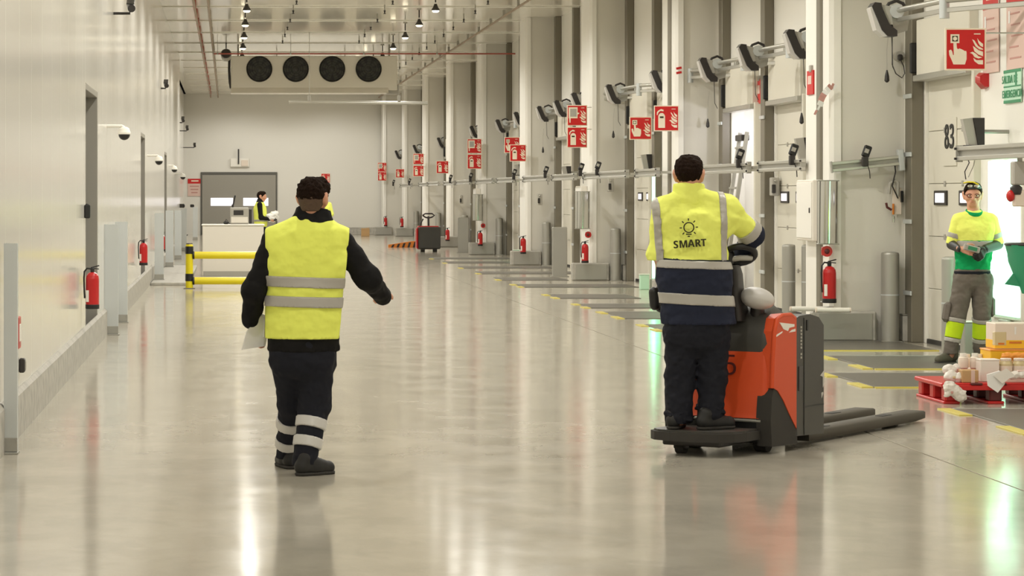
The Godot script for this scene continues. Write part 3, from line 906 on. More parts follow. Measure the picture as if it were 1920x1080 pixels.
# ------------------------------------------------------------------ fittings
func extinguishers():
	var p0: Node3D = null
	var L := [
		[Vector3(-1.345, 0.52, -26.4), "red fire extinguisher on the plain white wall beside the nearest door", 0.88],
		[Vector3(-1.345, 0.53, -42.3), "red fire extinguisher on the plain white wall before the second door", 0.86],
		[Vector3(-1.345, 0.50, -54.2), "red fire extinguisher on the plain white wall beyond the low plinth", 0.8],
		[wp(1555, 568, 29.9), "red fire extinguisher on the corner of the nearest wing pier beside two white tubes", 1.0],
		[wp(1097, 493, 50.9), "red fire extinguisher on the third wing pier from the camera", 0.88],
		[wp(981, 476, 62.0), "red fire extinguisher on the fourth wing pier, under the green glow", 0.88],
		[wp(900.5, 461, 72.8), "red fire extinguisher on the fifth wing pier, below the mirror with a green reflection", 0.88],
		[wp(839, 452, 83.5), "red fire extinguisher on the sixth wing pier, just past the far pallet truck", 0.88],
		[wp(753.5, 437, 105.2) * Vector3(1, 0, 1) + Vector3(0, 0.36, 0), "red fire extinguisher on the eighth wing pier", 0.88],
		[wp(723, 431, 108.35) * Vector3(1, 0, 1) + Vector3(0, 0.36, 0), "red fire extinguisher on the farthest wing pier", 0.88]]
	for s in L:
		if p0 == null:
			p0 = thing("fire_extinguisher", s[1], "extinguisher", s[0], "red fire extinguishers along the hall")
			put("cylinder", mb().lathe([Vector2(0.07, 0.035), Vector2(0.075, 0.05), Vector2(0.075, 0.34), Vector2(0.068, 0.375), Vector2(0.048, 0.40), Vector2(0.025, 0.412)], 24).done(), M["red"], p0)
			put("base_ring", mb().lathe([Vector2(0.076, 0.0), Vector2(0.079, 0.008), Vector2(0.079, 0.045), Vector2(0.076, 0.05)], 24).done(), M["black"], p0)
			put("label_plate", mb().prism([Vector2(-0.045, 0), Vector2(-0.01, 0), Vector2(-0.01, 0.13), Vector2(-0.045, 0.13)], 0.006, Transform3D(Basis(Vector3.UP, -0.38), Vector3(0.0, 0.08, 0.0)).translated_local(Vector3(0, 0, 0.071))).done(), M["white_plastic"], p0)
			put("valve", mb().lathe([Vector2(0.022, 0.41), Vector2(0.024, 0.45), Vector2(0.012, 0.47)], 14).done(), M["black"], p0)
			put("handle", mb().box(Vector3(0.03, 0.475, 0), Vector3(0.1, 0.012, 0.022), 0.004, Basis(Vector3(0, 0, 1), 0.25)).box(Vector3(0.03, 0.452, 0), Vector3(0.09, 0.01, 0.02), 0.003, Basis(Vector3(0, 0, 1), -0.1)).done(), M["black"], p0)
			put("hose", mb().pipe([Vector3(-0.015, 0.45, 0.01), Vector3(-0.06, 0.455, 0.015), Vector3(-0.088, 0.42, 0.02), Vector3(-0.094, 0.34, 0.02), Vector3(-0.09, 0.2, 0.02), Vector3(-0.085, 0.12, 0.02)], 0.010, 8).done(), M["black"], p0)
			put("bracket", mb().box(Vector3(-0.0, 0.3, -0.084), Vector3(0.05, 0.16, 0.02), 0.003).box(Vector3(0, 0.012, -0.075), Vector3(0.16, 0.012, 0.04), 0.003).done(), M["galva"], p0)
			p0.scale = Vector3.ONE * s[2]
		else:
			var c := copy(p0, s[1], s[0])
			c.scale = Vector3.ONE * s[2]
	# red sounders / break-glass boxes
	var q := [[wp(1550, 471, 30.02), "red round alarm sounder above the extinguisher on the nearest wing pier"], [wp(1103, 440, 51.2), "dark red alarm sounder above the extinguisher on the third wing pier"], [wp(906, 423, 73.1), "dark red alarm sounder above the extinguisher on the fifth wing pier"]]
	for s in q:
		var o := thing("alarm_sounder", s[1], "alarm", s[0], "red sounders on the piers")
		put("back_box", mb().box(Vector3(0, 0, -0.03), Vector3(0.1, 0.1, 0.06), 0.01).done(), M["red"], o)
		put("horn", mb().lathe([Vector2(0.03, 0), Vector2(0.035, 0.03), Vector2(0.06, 0.06), Vector2(0.062, 0.07)], 18, Vector3(-0.01, 0.0, -0.01), Basis(Vector3.RIGHT, PI / 2)).done(), M["red"], o)
		put("cap", mb().ball(Vector3(-0.01, 0, 0.06), Vector3(0.03, 0.03, 0.015)).done(), M["pallet_dark"], o)
	var h := thing("alarm_sounder", "large red alarm sounder under the nearest call point sign", "alarm", wp(1845, 149, 27.3), "red sounders on the piers")
	put("body", mb().loft([PackedVector3Array([Vector3(-0.09, -0.03, 0), Vector3(-0.03, -0.1, 0), Vector3(0.03, -0.1, 0), Vector3(0.03, 0.07, 0), Vector3(-0.05, 0.07, 0), Vector3(-0.09, 0.03, 0)]), PackedVector3Array([Vector3(-0.08, -0.03, 0.14), Vector3(-0.03, -0.08, 0.14), Vector3(0.03, -0.08, 0.14), Vector3(0.03, 0.055, 0.14), Vector3(-0.04, 0.055, 0.14), Vector3(-0.08, 0.03, 0.14)])]).done(), M["red"], h)
	put("mount", mb().box(Vector3(0.1, 0, 0.07), Vector3(0.16, 0.12, 0.12), 0.01).done(), M["white_plastic"], h)
	# flat red call box on the plain wall
	var cb := thing("call_box", "thin red call box on the white wall right behind the nearest channel post", "call box", Vector3(WL + 0.012, 0.70, -18.35), "")
	put("plate", mb().box(Vector3(0, 0, 0), Vector3(0.024, 0.22, 0.2), 0.006).done(), M["red"], cb)
	put("glass", mb().box(Vector3(0.0125, 0, 0), Vector3(0.006, 0.12, 0.12), 0.002).done(), M["white_plastic"], cb)
	var sk := thing("wall_socket", "small dark socket low on the white wall behind the nearest channel post", "socket", Vector3(WL + 0.015, 0.46, -18.6))
	put("box", mb().box(Vector3(0.005, 0, 0), Vector3(0.04, 0.1, 0.09), 0.008).done(), M["dark_plastic"], sk)
	put("socket_face", mb().box(Vector3(0.028, 0, 0), Vector3(0.008, 0.06, 0.06), 0.002).done(), M["grey_plastic"], sk)

func cameras_on_wall():
	var L := [[wp(243, 10, 33.8), "first"], [wp(310, 157, 57.7), "second"], [wp(342, 224, 85), "third"], [wp(350, 240, 95), "fourth"], [wp(364, 272, 108), "fifth"]]
	for s in L:
		var at: Vector3 = s[0]
		var w := WL if at.z > -80 else -1.83
		var o := thing("bullet_camera", "black bullet camera high on the white wall, %s from the viewer" % s[1], "camera", at, "bullet cameras high on the white wall")
		put("body", mb().tube(Vector3(0, 0.03, -0.12), Vector3(0.03, -0.05, 0.14), 0.045, 0.05).done(), M["dark_plastic"], o)
		put("hood", mb().box(Vector3(0.015, 0.05, 0.02), Vector3(0.1, 0.015, 0.3), 0.004, Basis(Vector3.RIGHT, 0.3)).done(), M["black"], o)
		put("arm", mb().pipe([Vector3(0, -0.03, -0.02), Vector3(0, -0.1, -0.04), Vector3(w - at.x, -0.1, -0.04)], 0.018).done(), M["dark_plastic"], o)
	var D := [[wp(233, 252, 32), "first"], [wp(298, 302, 48), "second"], [wp(327, 318, 65), "third"], [wp(343, 332, 73.5), "fourth"]]
	for s in D:
		var at: Vector3 = s[0]
		var o := thing("dome_camera", "white dome camera with a black bowl on the white wall, %s from the viewer" % s[1], "camera", at, "dome cameras on the white wall")
		put("housing", mb().lathe([Vector2(0.075, 0.0), Vector2(0.078, 0.02), Vector2(0.06, 0.07), Vector2(0.03, 0.09)], 20).done(), M["white_plastic"], o)
		put("bowl", mb().ball(Vector3(0, 0, 0), Vector3(0.07, 0.07, 0.07)).done(), M["black"], o)
		put("arm", mb().pipe([Vector3(0, 0.08, 0), Vector3(-0.03, 0.1, 0), Vector3(WL - at.x, 0.1, 0)], 0.02).done(), M["white_plastic"], o)
	var px := [[wp(345, 386, 80), "small dark sensor near the far corner"], [wp(363, 386, 109), "small dark sensor beside the end door notice"]]
	for s in px:
		var o := thing("wall_sensor", s[1] + " of the hall", "sensor", s[0])
		put("box", mb().box(Vector3(-0.06, 0, 0), Vector3(0.16, 0.12, 0.1), 0.02).done(), M["dark_plastic"], o)
		put("lens", mb().ball(Vector3(0, 0, 0.05), Vector3(0.03, 0.03, 0.015)).done(), M["black"], o)

func dock_lamps():
	var L := [[1655, 36, 28.0], [1492, 82, 32.5], [1402, 107, 35.9], [1327, 130, 39.4], [1235, 152, 43.0], [1149, 176, 48.7], [1083, 190, 52.9], [1050, 203, 57.0], [1017, 213, 60.9], [973, 223, 65.0], [938, 236, 71.7], [889, 247, 78.4], [866, 256, 84.9], [826, 267, 94.4], [780, 280, 103.0], [746, 290, 108.0]]
	var p0: Node3D = null
	for i in L.size():
		var at := wp(L[i][0], L[i][1], L[i][2])
		var lab: String = "dark dock lamp on a jointed grey arm, %s from the camera over the dock doors" % ORD[i]
		if p0 == null:
			p0 = thing("dock_lamp", lab, "lamp", at, "swing-arm dock lamps over the doors")
			put("housing", mb().prism([Vector2(-0.135, 0.13), Vector2(-0.105, 0.172), Vector2(-0.035, 0.165), Vector2(-0.03, 0.11), Vector2(0.05, -0.06), Vector2(0.13, -0.125), Vector2(0.13, -0.185), Vector2(0.03, -0.185), Vector2(-0.03, -0.12)], 0.2, Transform3D(Basis.IDENTITY, Vector3(0, 0, -0.1))).done(), M["dark_plastic"], p0)
			put("bezel", mb().prism([Vector2(-0.15, 0.11), Vector2(-0.13, 0.13), Vector2(-0.03, -0.115), Vector2(0.03, -0.185), Vector2(-0.01, -0.19), Vector2(-0.085, -0.12)], 0.17, Transform3D(Basis.IDENTITY, Vector3(0, 0, -0.085))).done(), M["grey_cap"], p0)
			put("back_shell", mb().prism([Vector2(-0.035, 0.15), Vector2(0.06, 0.13), Vector2(0.09, -0.06), Vector2(0.05, -0.06)], 0.16, Transform3D(Basis.IDENTITY, Vector3(0, 0, -0.08))).done(), M["grey_plastic"], p0)
			put("yoke", mb().pipe([Vector3(0.02, 0.0, 0.06), Vector3(0.0, 0.08, 0.06), Vector3(0.05, 0.16, 0.06), Vector3(0.13, 0.19, 0.06), Vector3(0.2, 0.16, 0.06), Vector3(0.22, 0.11, 0.06)], 0.018).done(), M["dark_plastic"], p0)
			put("knuckle", mb().tube(Vector3(0.13, 0.08, -0.05), Vector3(0.13, 0.08, 0.09), 0.075, -1, 20).done(), M["galva"], p0)
			put("bracket", mb().prism([Vector2(0.05, 0.06), Vector2(0.26, 0.1), Vector2(0.26, -0.03), Vector2(0.1, -0.08)], 0.05, Transform3D(Basis.IDENTITY, Vector3(0, 0, 0.0))).done(), M["galva_dull"], p0)
			put("bracket", mb().prism([Vector2(0.08, -0.03), Vector2(0.28, 0.0), Vector2(0.26, -0.12), Vector2(0.13, -0.16)], 0.05, Transform3D(Basis.IDENTITY, Vector3(0, 0, -0.05))).done(), M["galva_dull"], p0)
			put("upper_arm", mb().tube(Vector3(0.15, 0.09, 0.05), Vector3(0.25, 0.09, 1.45), 0.03).done(), M["alu"], p0)
			put("lower_bar", mb().box(Vector3(0.2, -0.01, 0.75), Vector3(0.03, 0.05, 1.4), 0.006, Basis(Vector3.UP, 0.07)).done(), M["alu"], p0)
			put("elbow", mb().lathe([Vector2(0.05, -0.09), Vector2(0.05, 0.13)], 16, Vector3(0.25, 0, 1.48)).done(), M["galva"], p0)
			put("forearm", mb().tube(Vector3(0.25, 0.09, 1.48), Vector3(0.8, 0.09, 2.5), 0.03).done(), M["alu"], p0)
			put("lower_bar", mb().box(Vector3(0.525, -0.01, 1.99), Vector3(0.03, 0.05, 1.15), 0.006, Basis(Vector3.UP, 0.494)).done(), M["alu"], p0)
			put("wall_bracket", mb().box(Vector3(0.8, 0.02, 2.5), Vector3(0.06, 0.34, 0.14), 0.01).done(), M["galva_dull"], p0)
			put("cord", mb().pipe([Vector3(0.09, -0.18, 0.02), Vector3(0.095, -0.32, 0.02), Vector3(0.1, -0.5, 0.02), Vector3(0.14, -0.58, 0.02)], 0.005, 6).done(), M["dark_plastic"], p0)
		else:
			var c := copy(p0, lab, at)
			var reach: float = WR - at.x
			c.scale.x = 1.0
			for ch in c.get_children():
				if String(ch.name).begins_with("wall_bracket"): ch.position.x = reach - 0.83
	# pull grips and sockets under the lamps
	var G := [[wp(1663, 143, 29.9), "small dark teardrop pull grip hanging beside the nearest wing pier"], [wp(1327, 231, 41.3), "small dark pull grip on the second wing pier"], [wp(1503, 222, 33.0), "small dark pull grip hanging by the second dock lamp"], [wp(1150, 252, 51.1), "small dark pull grip on the third wing pier"], [wp(1018, 281, 62.2), "small dark pull grip on the fourth wing pier"]]
	for s in G:
		var o := thing("pull_grip", s[1], "handle", s[0], "pull grips under the dock lamps")
		put("grip", mb().lathe([Vector2(0.01, -0.07), Vector2(0.028, -0.05), Vector2(0.024, 0.0), Vector2(0.008, 0.07)], 14).done(), M["dark_plastic"], o)
		put("string", mb().pipe([Vector3(0, 0.06, 0), Vector3(0.0, 0.3, 0), Vector3(0.02, 0.5, 0.0)], 0.003, 5).done(), M["grey_plastic"], o)
	var so := thing("cable_socket", "grey round cable socket with a hanging loop on the nearest wing pier", "socket", wp(1687, 105, 30.0))
	put("box", mb().tube(Vector3(0, 0, -0.1), Vector3(0, 0, 0.03), 0.055).done(), M["grey_plastic"], so)
	put("plug", mb().box(Vector3(-0.01, -0.02, 0.05), Vector3(0.05, 0.07, 0.06), 0.012).done(), M["dark_plastic"], so)
	put("cable", mb().pipe([Vector3(-0.01, -0.04, 0.06), Vector3(0.03, -0.12, 0.06), Vector3(0.04, -0.2, 0.06), Vector3(0.01, -0.25, 0.06), Vector3(-0.06, -0.2, 0.06), Vector3(-0.1, -0.1, 0.06), Vector3(-0.1, 0.25, 0.06)], 0.006, 6).done(), M["dark_plastic"], so)

func rail(label: String, at: Vector3, length: float, arm_x: float, tilt := 0.0, yaw := 0.0) -> Node3D:   # two thin profiles; runs from at towards the camera
	var o := thing("guide_rail", label, "rail", at, "double guide rails at head height along the docks")
	o.rotation = Vector3(tilt, yaw, 0)
	for y in [0.045, -0.045]:
		put("profile", mb().box(Vector3(0, y, length / 2), Vector3(0.05, 0.038, length), 0.005).done(), M["alu"], o)
	put("web", mb().box(Vector3(0.012, 0, length / 2), Vector3(0.012, 0.07, length - 0.04), 0.002).done(), M["galva_dull"], o)
	for z in [0.02, length - 0.02]:
		var e := put("end_plate", mb().box(Vector3(0, 0, z), Vector3(0.065, 0.15, 0.012), 0.003).done(), M["galva_dull"], o)
		for y in [0.045, -0.045]: put("bolt", mb().tube(Vector3(-0.01, y, z), Vector3(-0.045, y, z), 0.012, -1, 6).done(), M["dark_plastic"], e)
	if arm_x > 0.1:
		for z in [0.12, length - 0.12]:
			put("wall_arm", mb().box(Vector3(arm_x / 2 + 0.03, 0, z), Vector3(arm_x - 0.05, 0.04, 0.04), 0.004).done(), M["alu"], o)
	return o

func scanner(label: String, at: Vector3, s := 1.0):
	var o := thing("scanner", label, "scanner", at, "small dark scanners clipped on the guide rails")
	put("body", mb().box(Vector3(0, 0.12 * s, 0), Vector3(0.09, 0.14, 0.05) * s, 0.012 * s, Basis(Vector3(0, 0, 1), -0.35)).done(), M["black"], o)
	put("window", mb().box(Vector3(-0.004 * s, 0.125 * s, 0.027 * s), Vector3(0.05, 0.05, 0.006) * s, 0.002, Basis(Vector3(0, 0, 1), -0.35)).done(), M["grey_plastic"], o)
	put("clamp", mb().box(Vector3(-0.02 * s, 0.0, 0), Vector3(0.07, 0.12, 0.07) * s, 0.01).done(), M["dark_plastic"], o)
	put("cable", mb().pipe([Vector3(0.01, -0.05, 0.02) * s, Vector3(0.03, -0.12, 0.02) * s, Vector3(0.035, -0.2, 0.02) * s], 0.006 * s, 6).done(), M["dark_plastic"], o)

func rails():
	rail("double guide rail over the worker in the green shirt, nearest the camera", Vector3(6.6, 2.02, -24.1), 4.1, WR - 6.6)
	# the arm fixed across the face of the nearest pier
	var a := wp(1559, 313.5, 29.92)
	var b := wp(1686, 300.5, 29.92)
	var o := thing("guide_rail", "double guide rail fixed across the face of the nearest wing pier", "rail", (a + b) / 2, "double guide rails at head height along the docks")
	var ang := atan2(b.y - a.y, b.x - a.x)
	var ln := (b - a).length()
	o.rotation.z = ang
	for y in [0.038, -0.038]: put("profile", mb().box(Vector3(0, y, 0), Vector3(ln, 0.036, 0.05), 0.005).done(), M["alu"], o)
	put("web", mb().box(Vector3(0, 0, -0.012), Vector3(ln - 0.02, 0.06, 0.012), 0.002).done(), M["galva_dull"], o)
	put("end_plate", mb().box(Vector3(-ln / 2, 0, 0), Vector3(0.014, 0.13, 0.07), 0.003).done(), M["galva_dull"], o)
	put("wall_plate", mb().box(Vector3(ln / 2 + 0.02, 0.0, -0.01), Vector3(0.06, 0.24, 0.1), 0.006).done(), M["galva"], o)
	put("wall_arm", mb().box(Vector3(ln / 2 - 0.02, 0, -0.09), Vector3(0.05, 0.05, 0.16), 0.004).done(), M["galva_dull"], o)
	put("wall_arm", mb().box(Vector3(-ln / 2 + 0.12, 0, -0.09), Vector3(0.05, 0.05, 0.16), 0.004).done(), M["galva_dull"], o)
	scanner("dark scanner clipped on the rail across the nearest wing pier", wp(1625, 303, 29.84), 0.95)
	var R := [[33.7, 2.55], [37.8, 3.4], [43.9, 2.2], [50.3, 5.4], [55.2, 3.6], [60.6, 4.6], [66.6, 3.9], [72.2, 4.6], [78.5, 4.6], [83.0, 4.0], [89.5, 4.6], [93.8, 3.8], [104, 6.5]]
	for i in R.size():
		rail("double guide rail along the docks, %s beyond the nearest wing pier" % ORD[i], Vector3(6.72, 2.0, -R[i][0]), R[i][1], WR - 6.72)
	var S := [[1501, 300, 31.6], [1423, 296, 34.9], [1125, 327, 48.3], [1092, 335, 50.6], [1027, 331, 56.2], [967, 340, 62.4], [885, 344, 73.6], [848, 349, 80.3], [769, 354, 98.5], [711, 359, 108.0]]
	for i in S.size():
		var p := wp(S[i][0], S[i][1], S[i][2])
		scanner("small dark scanner on the far guide rails, %s beyond the nearest wing pier" % ORD[i], Vector3(6.7, 2.06, p.z), 1.0)
	# rail of the nearest dock: hanging cable and control head
	var c := thing("control_box", "grey control head with blue and red knobs hanging from the nearest guide rail", "control box", wp(1909, 345, 22.4))
	put("box", mb().box(Vector3(0, 0.09, 0), Vector3(0.11, 0.2, 0.1), 0.012).done(), M["grey_plastic"], c)
	put("hanger", mb().box(Vector3(0.02, 0.24, -0.02), Vector3(0.04, 0.12, 0.02), 0.003).done(), M["galva_dull"], c)
	put("coil", mb().lathe([Vector2(0.045, -0.06), Vector2(0.05, -0.04), Vector2(0.05, 0.0), Vector2(0.03, 0.02)], 16, Vector3(-0.02, -0.03, 0.01)).done(), M["dark_plastic"], c)
	put("lower_box", mb().box(Vector3(0.03, -0.12, 0.0), Vector3(0.14, 0.14, 0.09), 0.01).done(), M["carton_pale"], c)
	put("red_knob", mb().ball(Vector3(-0.07, -0.1, 0.02), Vector3(0.035, 0.05, 0.04)).done(), M["red"], c)
	var cb := thing("hanging_cable", "thin dark cable looping down from the nearest guide rail", "cable", wp(1803, 297, 24.0))
	put("loop", mb().pipe([Vector3(0.02, 0.08, 0.03), Vector3(0.06, -0.04, 0.03), Vector3(0.02, -0.12, 0.03), Vector3(0.03, -0.19, 0.03)], 0.005, 6).done(), M["dark_plastic"], cb)
	put("loop", mb().pipe([Vector3(0.12, 0.05, 0.035), Vector3(0.1, -0.06, 0.035), Vector3(0.05, -0.17, 0.035)], 0.004, 6).done(), M["grey_plastic"], cb)
	# control stations on the nearest pier and on farther ones
	var st := thing("control_station", "small control station with a yellow grip on the nearest wing pier", "control box", wp(1682, 372, 30.02))
	put("handle_loop", mb().pipe([Vector3(-0.1, 0.05, 0.03), Vector3(-0.085, 0.17, 0.03), Vector3(-0.03, 0.2, 0.03), Vector3(0.0, 0.18, 0.03), Vector3(0.0, 0.02, 0.03)], 0.02).done(), M["grey_plastic"], st)
	put("cable", mb().pipe([Vector3(-0.04, 0.45, 0.03), Vector3(-0.03, 0.3, 0.05), Vector3(-0.07, 0.14, 0.06), Vector3(-0.02, 0.04, 0.05), Vector3(0.0, 0.0, 0.04)], 0.008, 6).done(), M["dark_plastic"], st)
	put("push_panel", mb().box(Vector3(0.052, 0.02, 0.01), Vector3(0.03, 0.13, 0.04), 0.006).done(), M["black"], st)
	put("backplate", mb().box(Vector3(0.0, -0.03, -0.005), Vector3(0.1, 0.3, 0.02), 0.004).done(), M["carton_pale"], st)
	put("yellow_grip", mb().tube(Vector3(-0.05, -0.06, 0.03), Vector3(-0.05, -0.18, 0.03), 0.012).done(), M["orange_stripe"], st)
	put("red_grip", mb().pipe([Vector3(-0.13, -0.05, 0.03), Vector3(-0.12, -0.1, 0.03), Vector3(-0.07, -0.13, 0.03)], 0.014).done(), M["pallet_dark"], st)
	put("chain_end", mb().tube(Vector3(-0.05, -0.2, 0.03), Vector3(-0.05, -0.27, 0.03), 0.013).done(), M["steel"], st)
	var k := 0
	for q in [[1408, 350, 37.6], [1215, 350, 46.0], [1145, 347, 51.0], [1062, 378, 57.0], [1012, 374, 62.0], [865, 374, 83.0]]:
		var o2 := thing("control_station", "small grey control station below the guide rails, %s beyond the nearest pier" % ORD[k], "control box", Vector3(7.2 if k == 0 else WR - 0.05, wp(q[0], q[1], q[2]).y, -q[2]), "control stations along the docks")
		if k in [2, 4, 5]: o2.position.x = wp(q[0], q[1], q[2]).x
		if k == 0: o2.position.x = WR - 0.05
		put("box", mb().box(Vector3(0, 0, 0), Vector3(0.1, 0.26, 0.2), 0.01).done(), M["grey_plastic"], o2)
		put("switch_block", mb().box(Vector3(-0.03, -0.03, 0.1), Vector3(0.05, 0.12, 0.05), 0.006).done(), M["dark_plastic"], o2)
		put("lamp_cap", mb().ball(Vector3(-0.01, 0.08, 0.11), Vector3(0.02, 0.02, 0.02)).done(), M["steel"], o2)
		k += 1
	# wedge-shaped dock mirrors beside the doors
	k = 0
	for q in [[1820, 247, 26.5, 0.21, 0.27], [1505, 280, 33.2, 0.22, 0.29], [1211, 304, 48.0, 0.2, 0.28], [1061, 323, 57.5, 0.2, 0.26], [972, 318, 66.4, 0.22, 0.26]]:
		var o3 := thing("wedge_box", "dark wedge-shaped signal box beside the dock doors, %s from the camera" % ORD[k], "signal box", wp(q[0], q[1], q[2]), "wedge-shaped signal boxes by the doors")
		var w: float = q[3]
		var h: float = q[4]
		put("dark_face", mb().prism([Vector2(-0.02 * w, h / 2), Vector2(w / 2, h / 2), Vector2(w / 2, -h / 2), Vector2(w * 0.2, -h / 2)], 0.12).done(), M["dark_plastic"], o3)
		put("side_face", mb().prism([Vector2(-w / 2, h * 0.46), Vector2(-0.04 * w, h / 2), Vector2(w * 0.19, -h / 2), Vector2(-w * 0.22, -h / 2)], 0.1).done(), M["grey_plastic"], o3)
		put("rim", mb().box(Vector3(0, -h / 2 - 0.01, 0.05), Vector3(w, 0.02, 0.14), 0.004).done(), M["dark_plastic"], o3)
		put("arm", mb().tube(Vector3(w / 2 - 0.02, 0, 0.02), Vector3(WR - o3.position.x, 0, 0.02), 0.02).done(), M["galva_dull"], o3)
		k += 1

func pier_fittings():
	# convex polished guards at pier corners, with the grey cabinet behind
	var names := ["nearest", "third", "fifth"]
	var P := [[1552, 398, 29.97], [1092, 394, 51.12], [896, 389, 73.0]]
	for i in 3:
		var at := wp(P[i][0], P[i][1], P[i][2])
		var o := thing("convex_mirror", "tall convex polished steel mirror on the corner of the %s wing pier" % names[i], "mirror", at, "convex steel mirrors on pier corners")
		var w := 0.115 if i == 0 else 0.14
		var rings := []
		for j in 2:
			var pts := PackedVector3Array()
			for q in 13:
				var a := PI * (1.0 + q / 12.0)
				pts.append(Vector3(cos(a) * w, -0.35 + 0.7 * j, -sin(a) * 0.075))
			pts.append(Vector3(w, -0.35 + 0.7 * j, -0.03)); pts.append(Vector3(-w, -0.35 + 0.7 * j, -0.03))
			rings.append(pts)
		put("mirror_face", mb().loft(rings).done(), M["steel"], o)
		put("top_edge", mb().box(Vector3(0, 0.355, 0.01), Vector3(w * 2 + 0.01, 0.014, 0.1), 0.004).done(), M["galva_dull"], o)
		put("bottom_edge", mb().box(Vector3(0, -0.355, 0.01), Vector3(w * 2 + 0.01, 0.014, 0.1), 0.004).done(), M["galva_dull"], o)
		var k: int = [0, 2, 4][i]
		var cbn := thing("side_cabinet", "pale grey cabinet on the flank of the %s wing pier" % names[i], "cabinet", Vector3(pier_x(k) - 0.06, 1.47, -T[k] - 0.72), "cabinets on the flanks of the piers")
		put("body", mb().box(Vector3.ZERO, Vector3(0.12, 0.7, 0.85), 0.01).done(), M["carton_white"], cbn)
		put("door_panel", mb().box(Vector3(-0.065, 0, 0), Vector3(0.012, 0.64, 0.78), 0.003).done(), M["trim_white"], cbn)
		put("lock", mb().box(Vector3(-0.075, 0.0, 0.32), Vector3(0.012, 0.06, 0.03), 0.003).done(), M["dark_plastic"], cbn)
	# barrier tape on the corner of the nearest pier
	var tp := thing("barrier_tape", "crumpled end of striped barrier tape hanging from the nearest wing pier", "tape", wp(1555, 170, 29.95))
	var pts := [Vector2(0.07, 0.03), Vector2(0.02, 0.055), Vector2(-0.03, 0.0), Vector2(-0.075, -0.07), Vector2(-0.12, -0.17), Vector2(-0.17, -0.27)]
	for i in 5:
		var p: Vector2 = pts[i]
		var q: Vector2 = pts[i + 1]
		var n := (q - p).normalized().orthogonal() * (0.035 if i < 4 else 0.012)
		for j in 2:
			var u := p.lerp(q, 0.5 * j)
			var v := p.lerp(q, 0.5 * j + 0.5)
			var zz := 0.012 * sin(i * 1.7 + j)
			put("tape_stripe", mb().prism([u - n, v - n, v + n, u + n], 0.004, Transform3D(Basis(Vector3(0, 1, 0), 0.3 * sin(i * 2.1 + j)), Vector3(0, 0, zz))).done(), M["paper"] if (i + j) % 2 == 0 else M["faint_red"], tp)
	# small posters on the pale wall
	var ps := [[Vector3(7.738, 3.31, -27.05), 0.55, 0.85, "tall notice with a red heading, farther of the two beside the call point sign"], [Vector3(7.738, 3.31, -26.2), 0.6, 0.85, "tall notice with a red heading, nearer of the two beside the call point sign"]]
	for s in ps:
		var o := thing("wall_notice", s[3], "notice", s[0], "tall notices on the pale wall")
		var w: float = s[1]
		var h: float = s[2]
		put("sheet", mb().box(Vector3.ZERO, Vector3(0.012, h, w), 0.003).done(), M["pink"], o)
		put("heading", mb().box(Vector3(-0.008, h / 2 - 0.1, 0), Vector3(0.004, 0.2, w - 0.02), 0.001).done(), M["faint_red"].duplicate() if false else M["sign_red"], o)
		put("heading_print", mb().box(Vector3(-0.011, h / 2 - 0.09, 0), Vector3(0.003, 0.04, w * 0.5), 0.001).done(), M["sign_cream"], o)
		for j in 5:
			put("print_line", mb().box(Vector3(-0.008, h / 2 - 0.3 - 0.11 * j, -0.04 + 0.05 * (j % 3)), Vector3(0.003, 0.018, w * (0.62 - 0.12 * (j % 2))), 0.001).done(), M["faint_red"], o)
		put("white_mark", mb().box(Vector3(-0.009, h / 2 - 0.33, -w * 0.32), Vector3(0.003, 0.12, 0.05), 0.001).done(), M["paper"], o)
	var gp := thing("exit_poster", "green emergency exit poster on the pale wall at the bright dock", "poster", Vector3(7.738, 2.72, -26.3))
	put("sheet", mb().box(Vector3.ZERO, Vector3(0.012, 0.33, 0.58), 0.003).done(), M["sign_mint"], gp)
	for y in [0.15, -0.15, 0.0]: put("green_band", mb().box(Vector3(-0.008, y, 0), Vector3(0.004, 0.03 if y != 0.0 else 0.014, 0.57), 0.001).done(), M["sign_green"], gp)
	put("green_post", mb().box(Vector3(-0.008, 0.07, 0.13), Vector3(0.004, 0.13, 0.05), 0.001).done(), M["sign_green"], gp)
	var t1 := put("lettering", text("SALIDA DE", 0.075, 0.003), M["sign_green"], gp)
	t1.position = Vector3(-0.009, 0.07, -0.08); t1.rotation.y = -PI / 2
	var t2 := put("lettering", text("EMERGENCIA", 0.075, 0.003), M["sign_green"], gp)
	t2.position = Vector3(-0.009, -0.075, 0.0); t2.rotation.y = -PI / 2
	# faded red notices between the second and nearest pier, and the red label on the second pier
	for s in [[1418, 172, 38.9, 0.26, 0.35, "faded red notice on the pale wall by the open dock"], [1514, 155, 31.0, 0.2, 0.28, "faded red notice hanging by the flank of the nearest wing pier"]]:
		var p := wp(s[1 - 1], s[1], s[2])
		var x := WR - 0.01 if s[2] > 35 else pier_x(0) - 0.01
		var o := thing("red_notice", s[5], "notice", Vector3(x, p.y, p.z), "faded red notices by the docks")
		put("sheet", mb().box(Vector3.ZERO, Vector3(0.02, s[4], s[3] * 1.6), 0.004).done(), M["sign_red"], o)
		put("white_mark", mb().box(Vector3(-0.012, 0.03, 0), Vector3(0.004, s[4] * 0.35, s[3] * 0.9), 0.001).done(), M["pink"], o)
		put("clip", mb().box(Vector3(-0.005, s[4] / 2 + 0.02, 0.05), Vector3(0.04, 0.08, 0.08), 0.006).done(), M["grey_plastic"], o)
	var rl := thing("red_label", "two short red stripes on the corner of the second wing pier", "label", wp(1273, 132, 41.44))
	for y in [0.035, -0.035]: put("stripe", mb().box(Vector3(0, y, 0), Vector3(0.085, 0.035, 0.012), 0.002, Basis(Vector3(0, 0, 1), 0.2)).done(), M["sign_red"], rl)
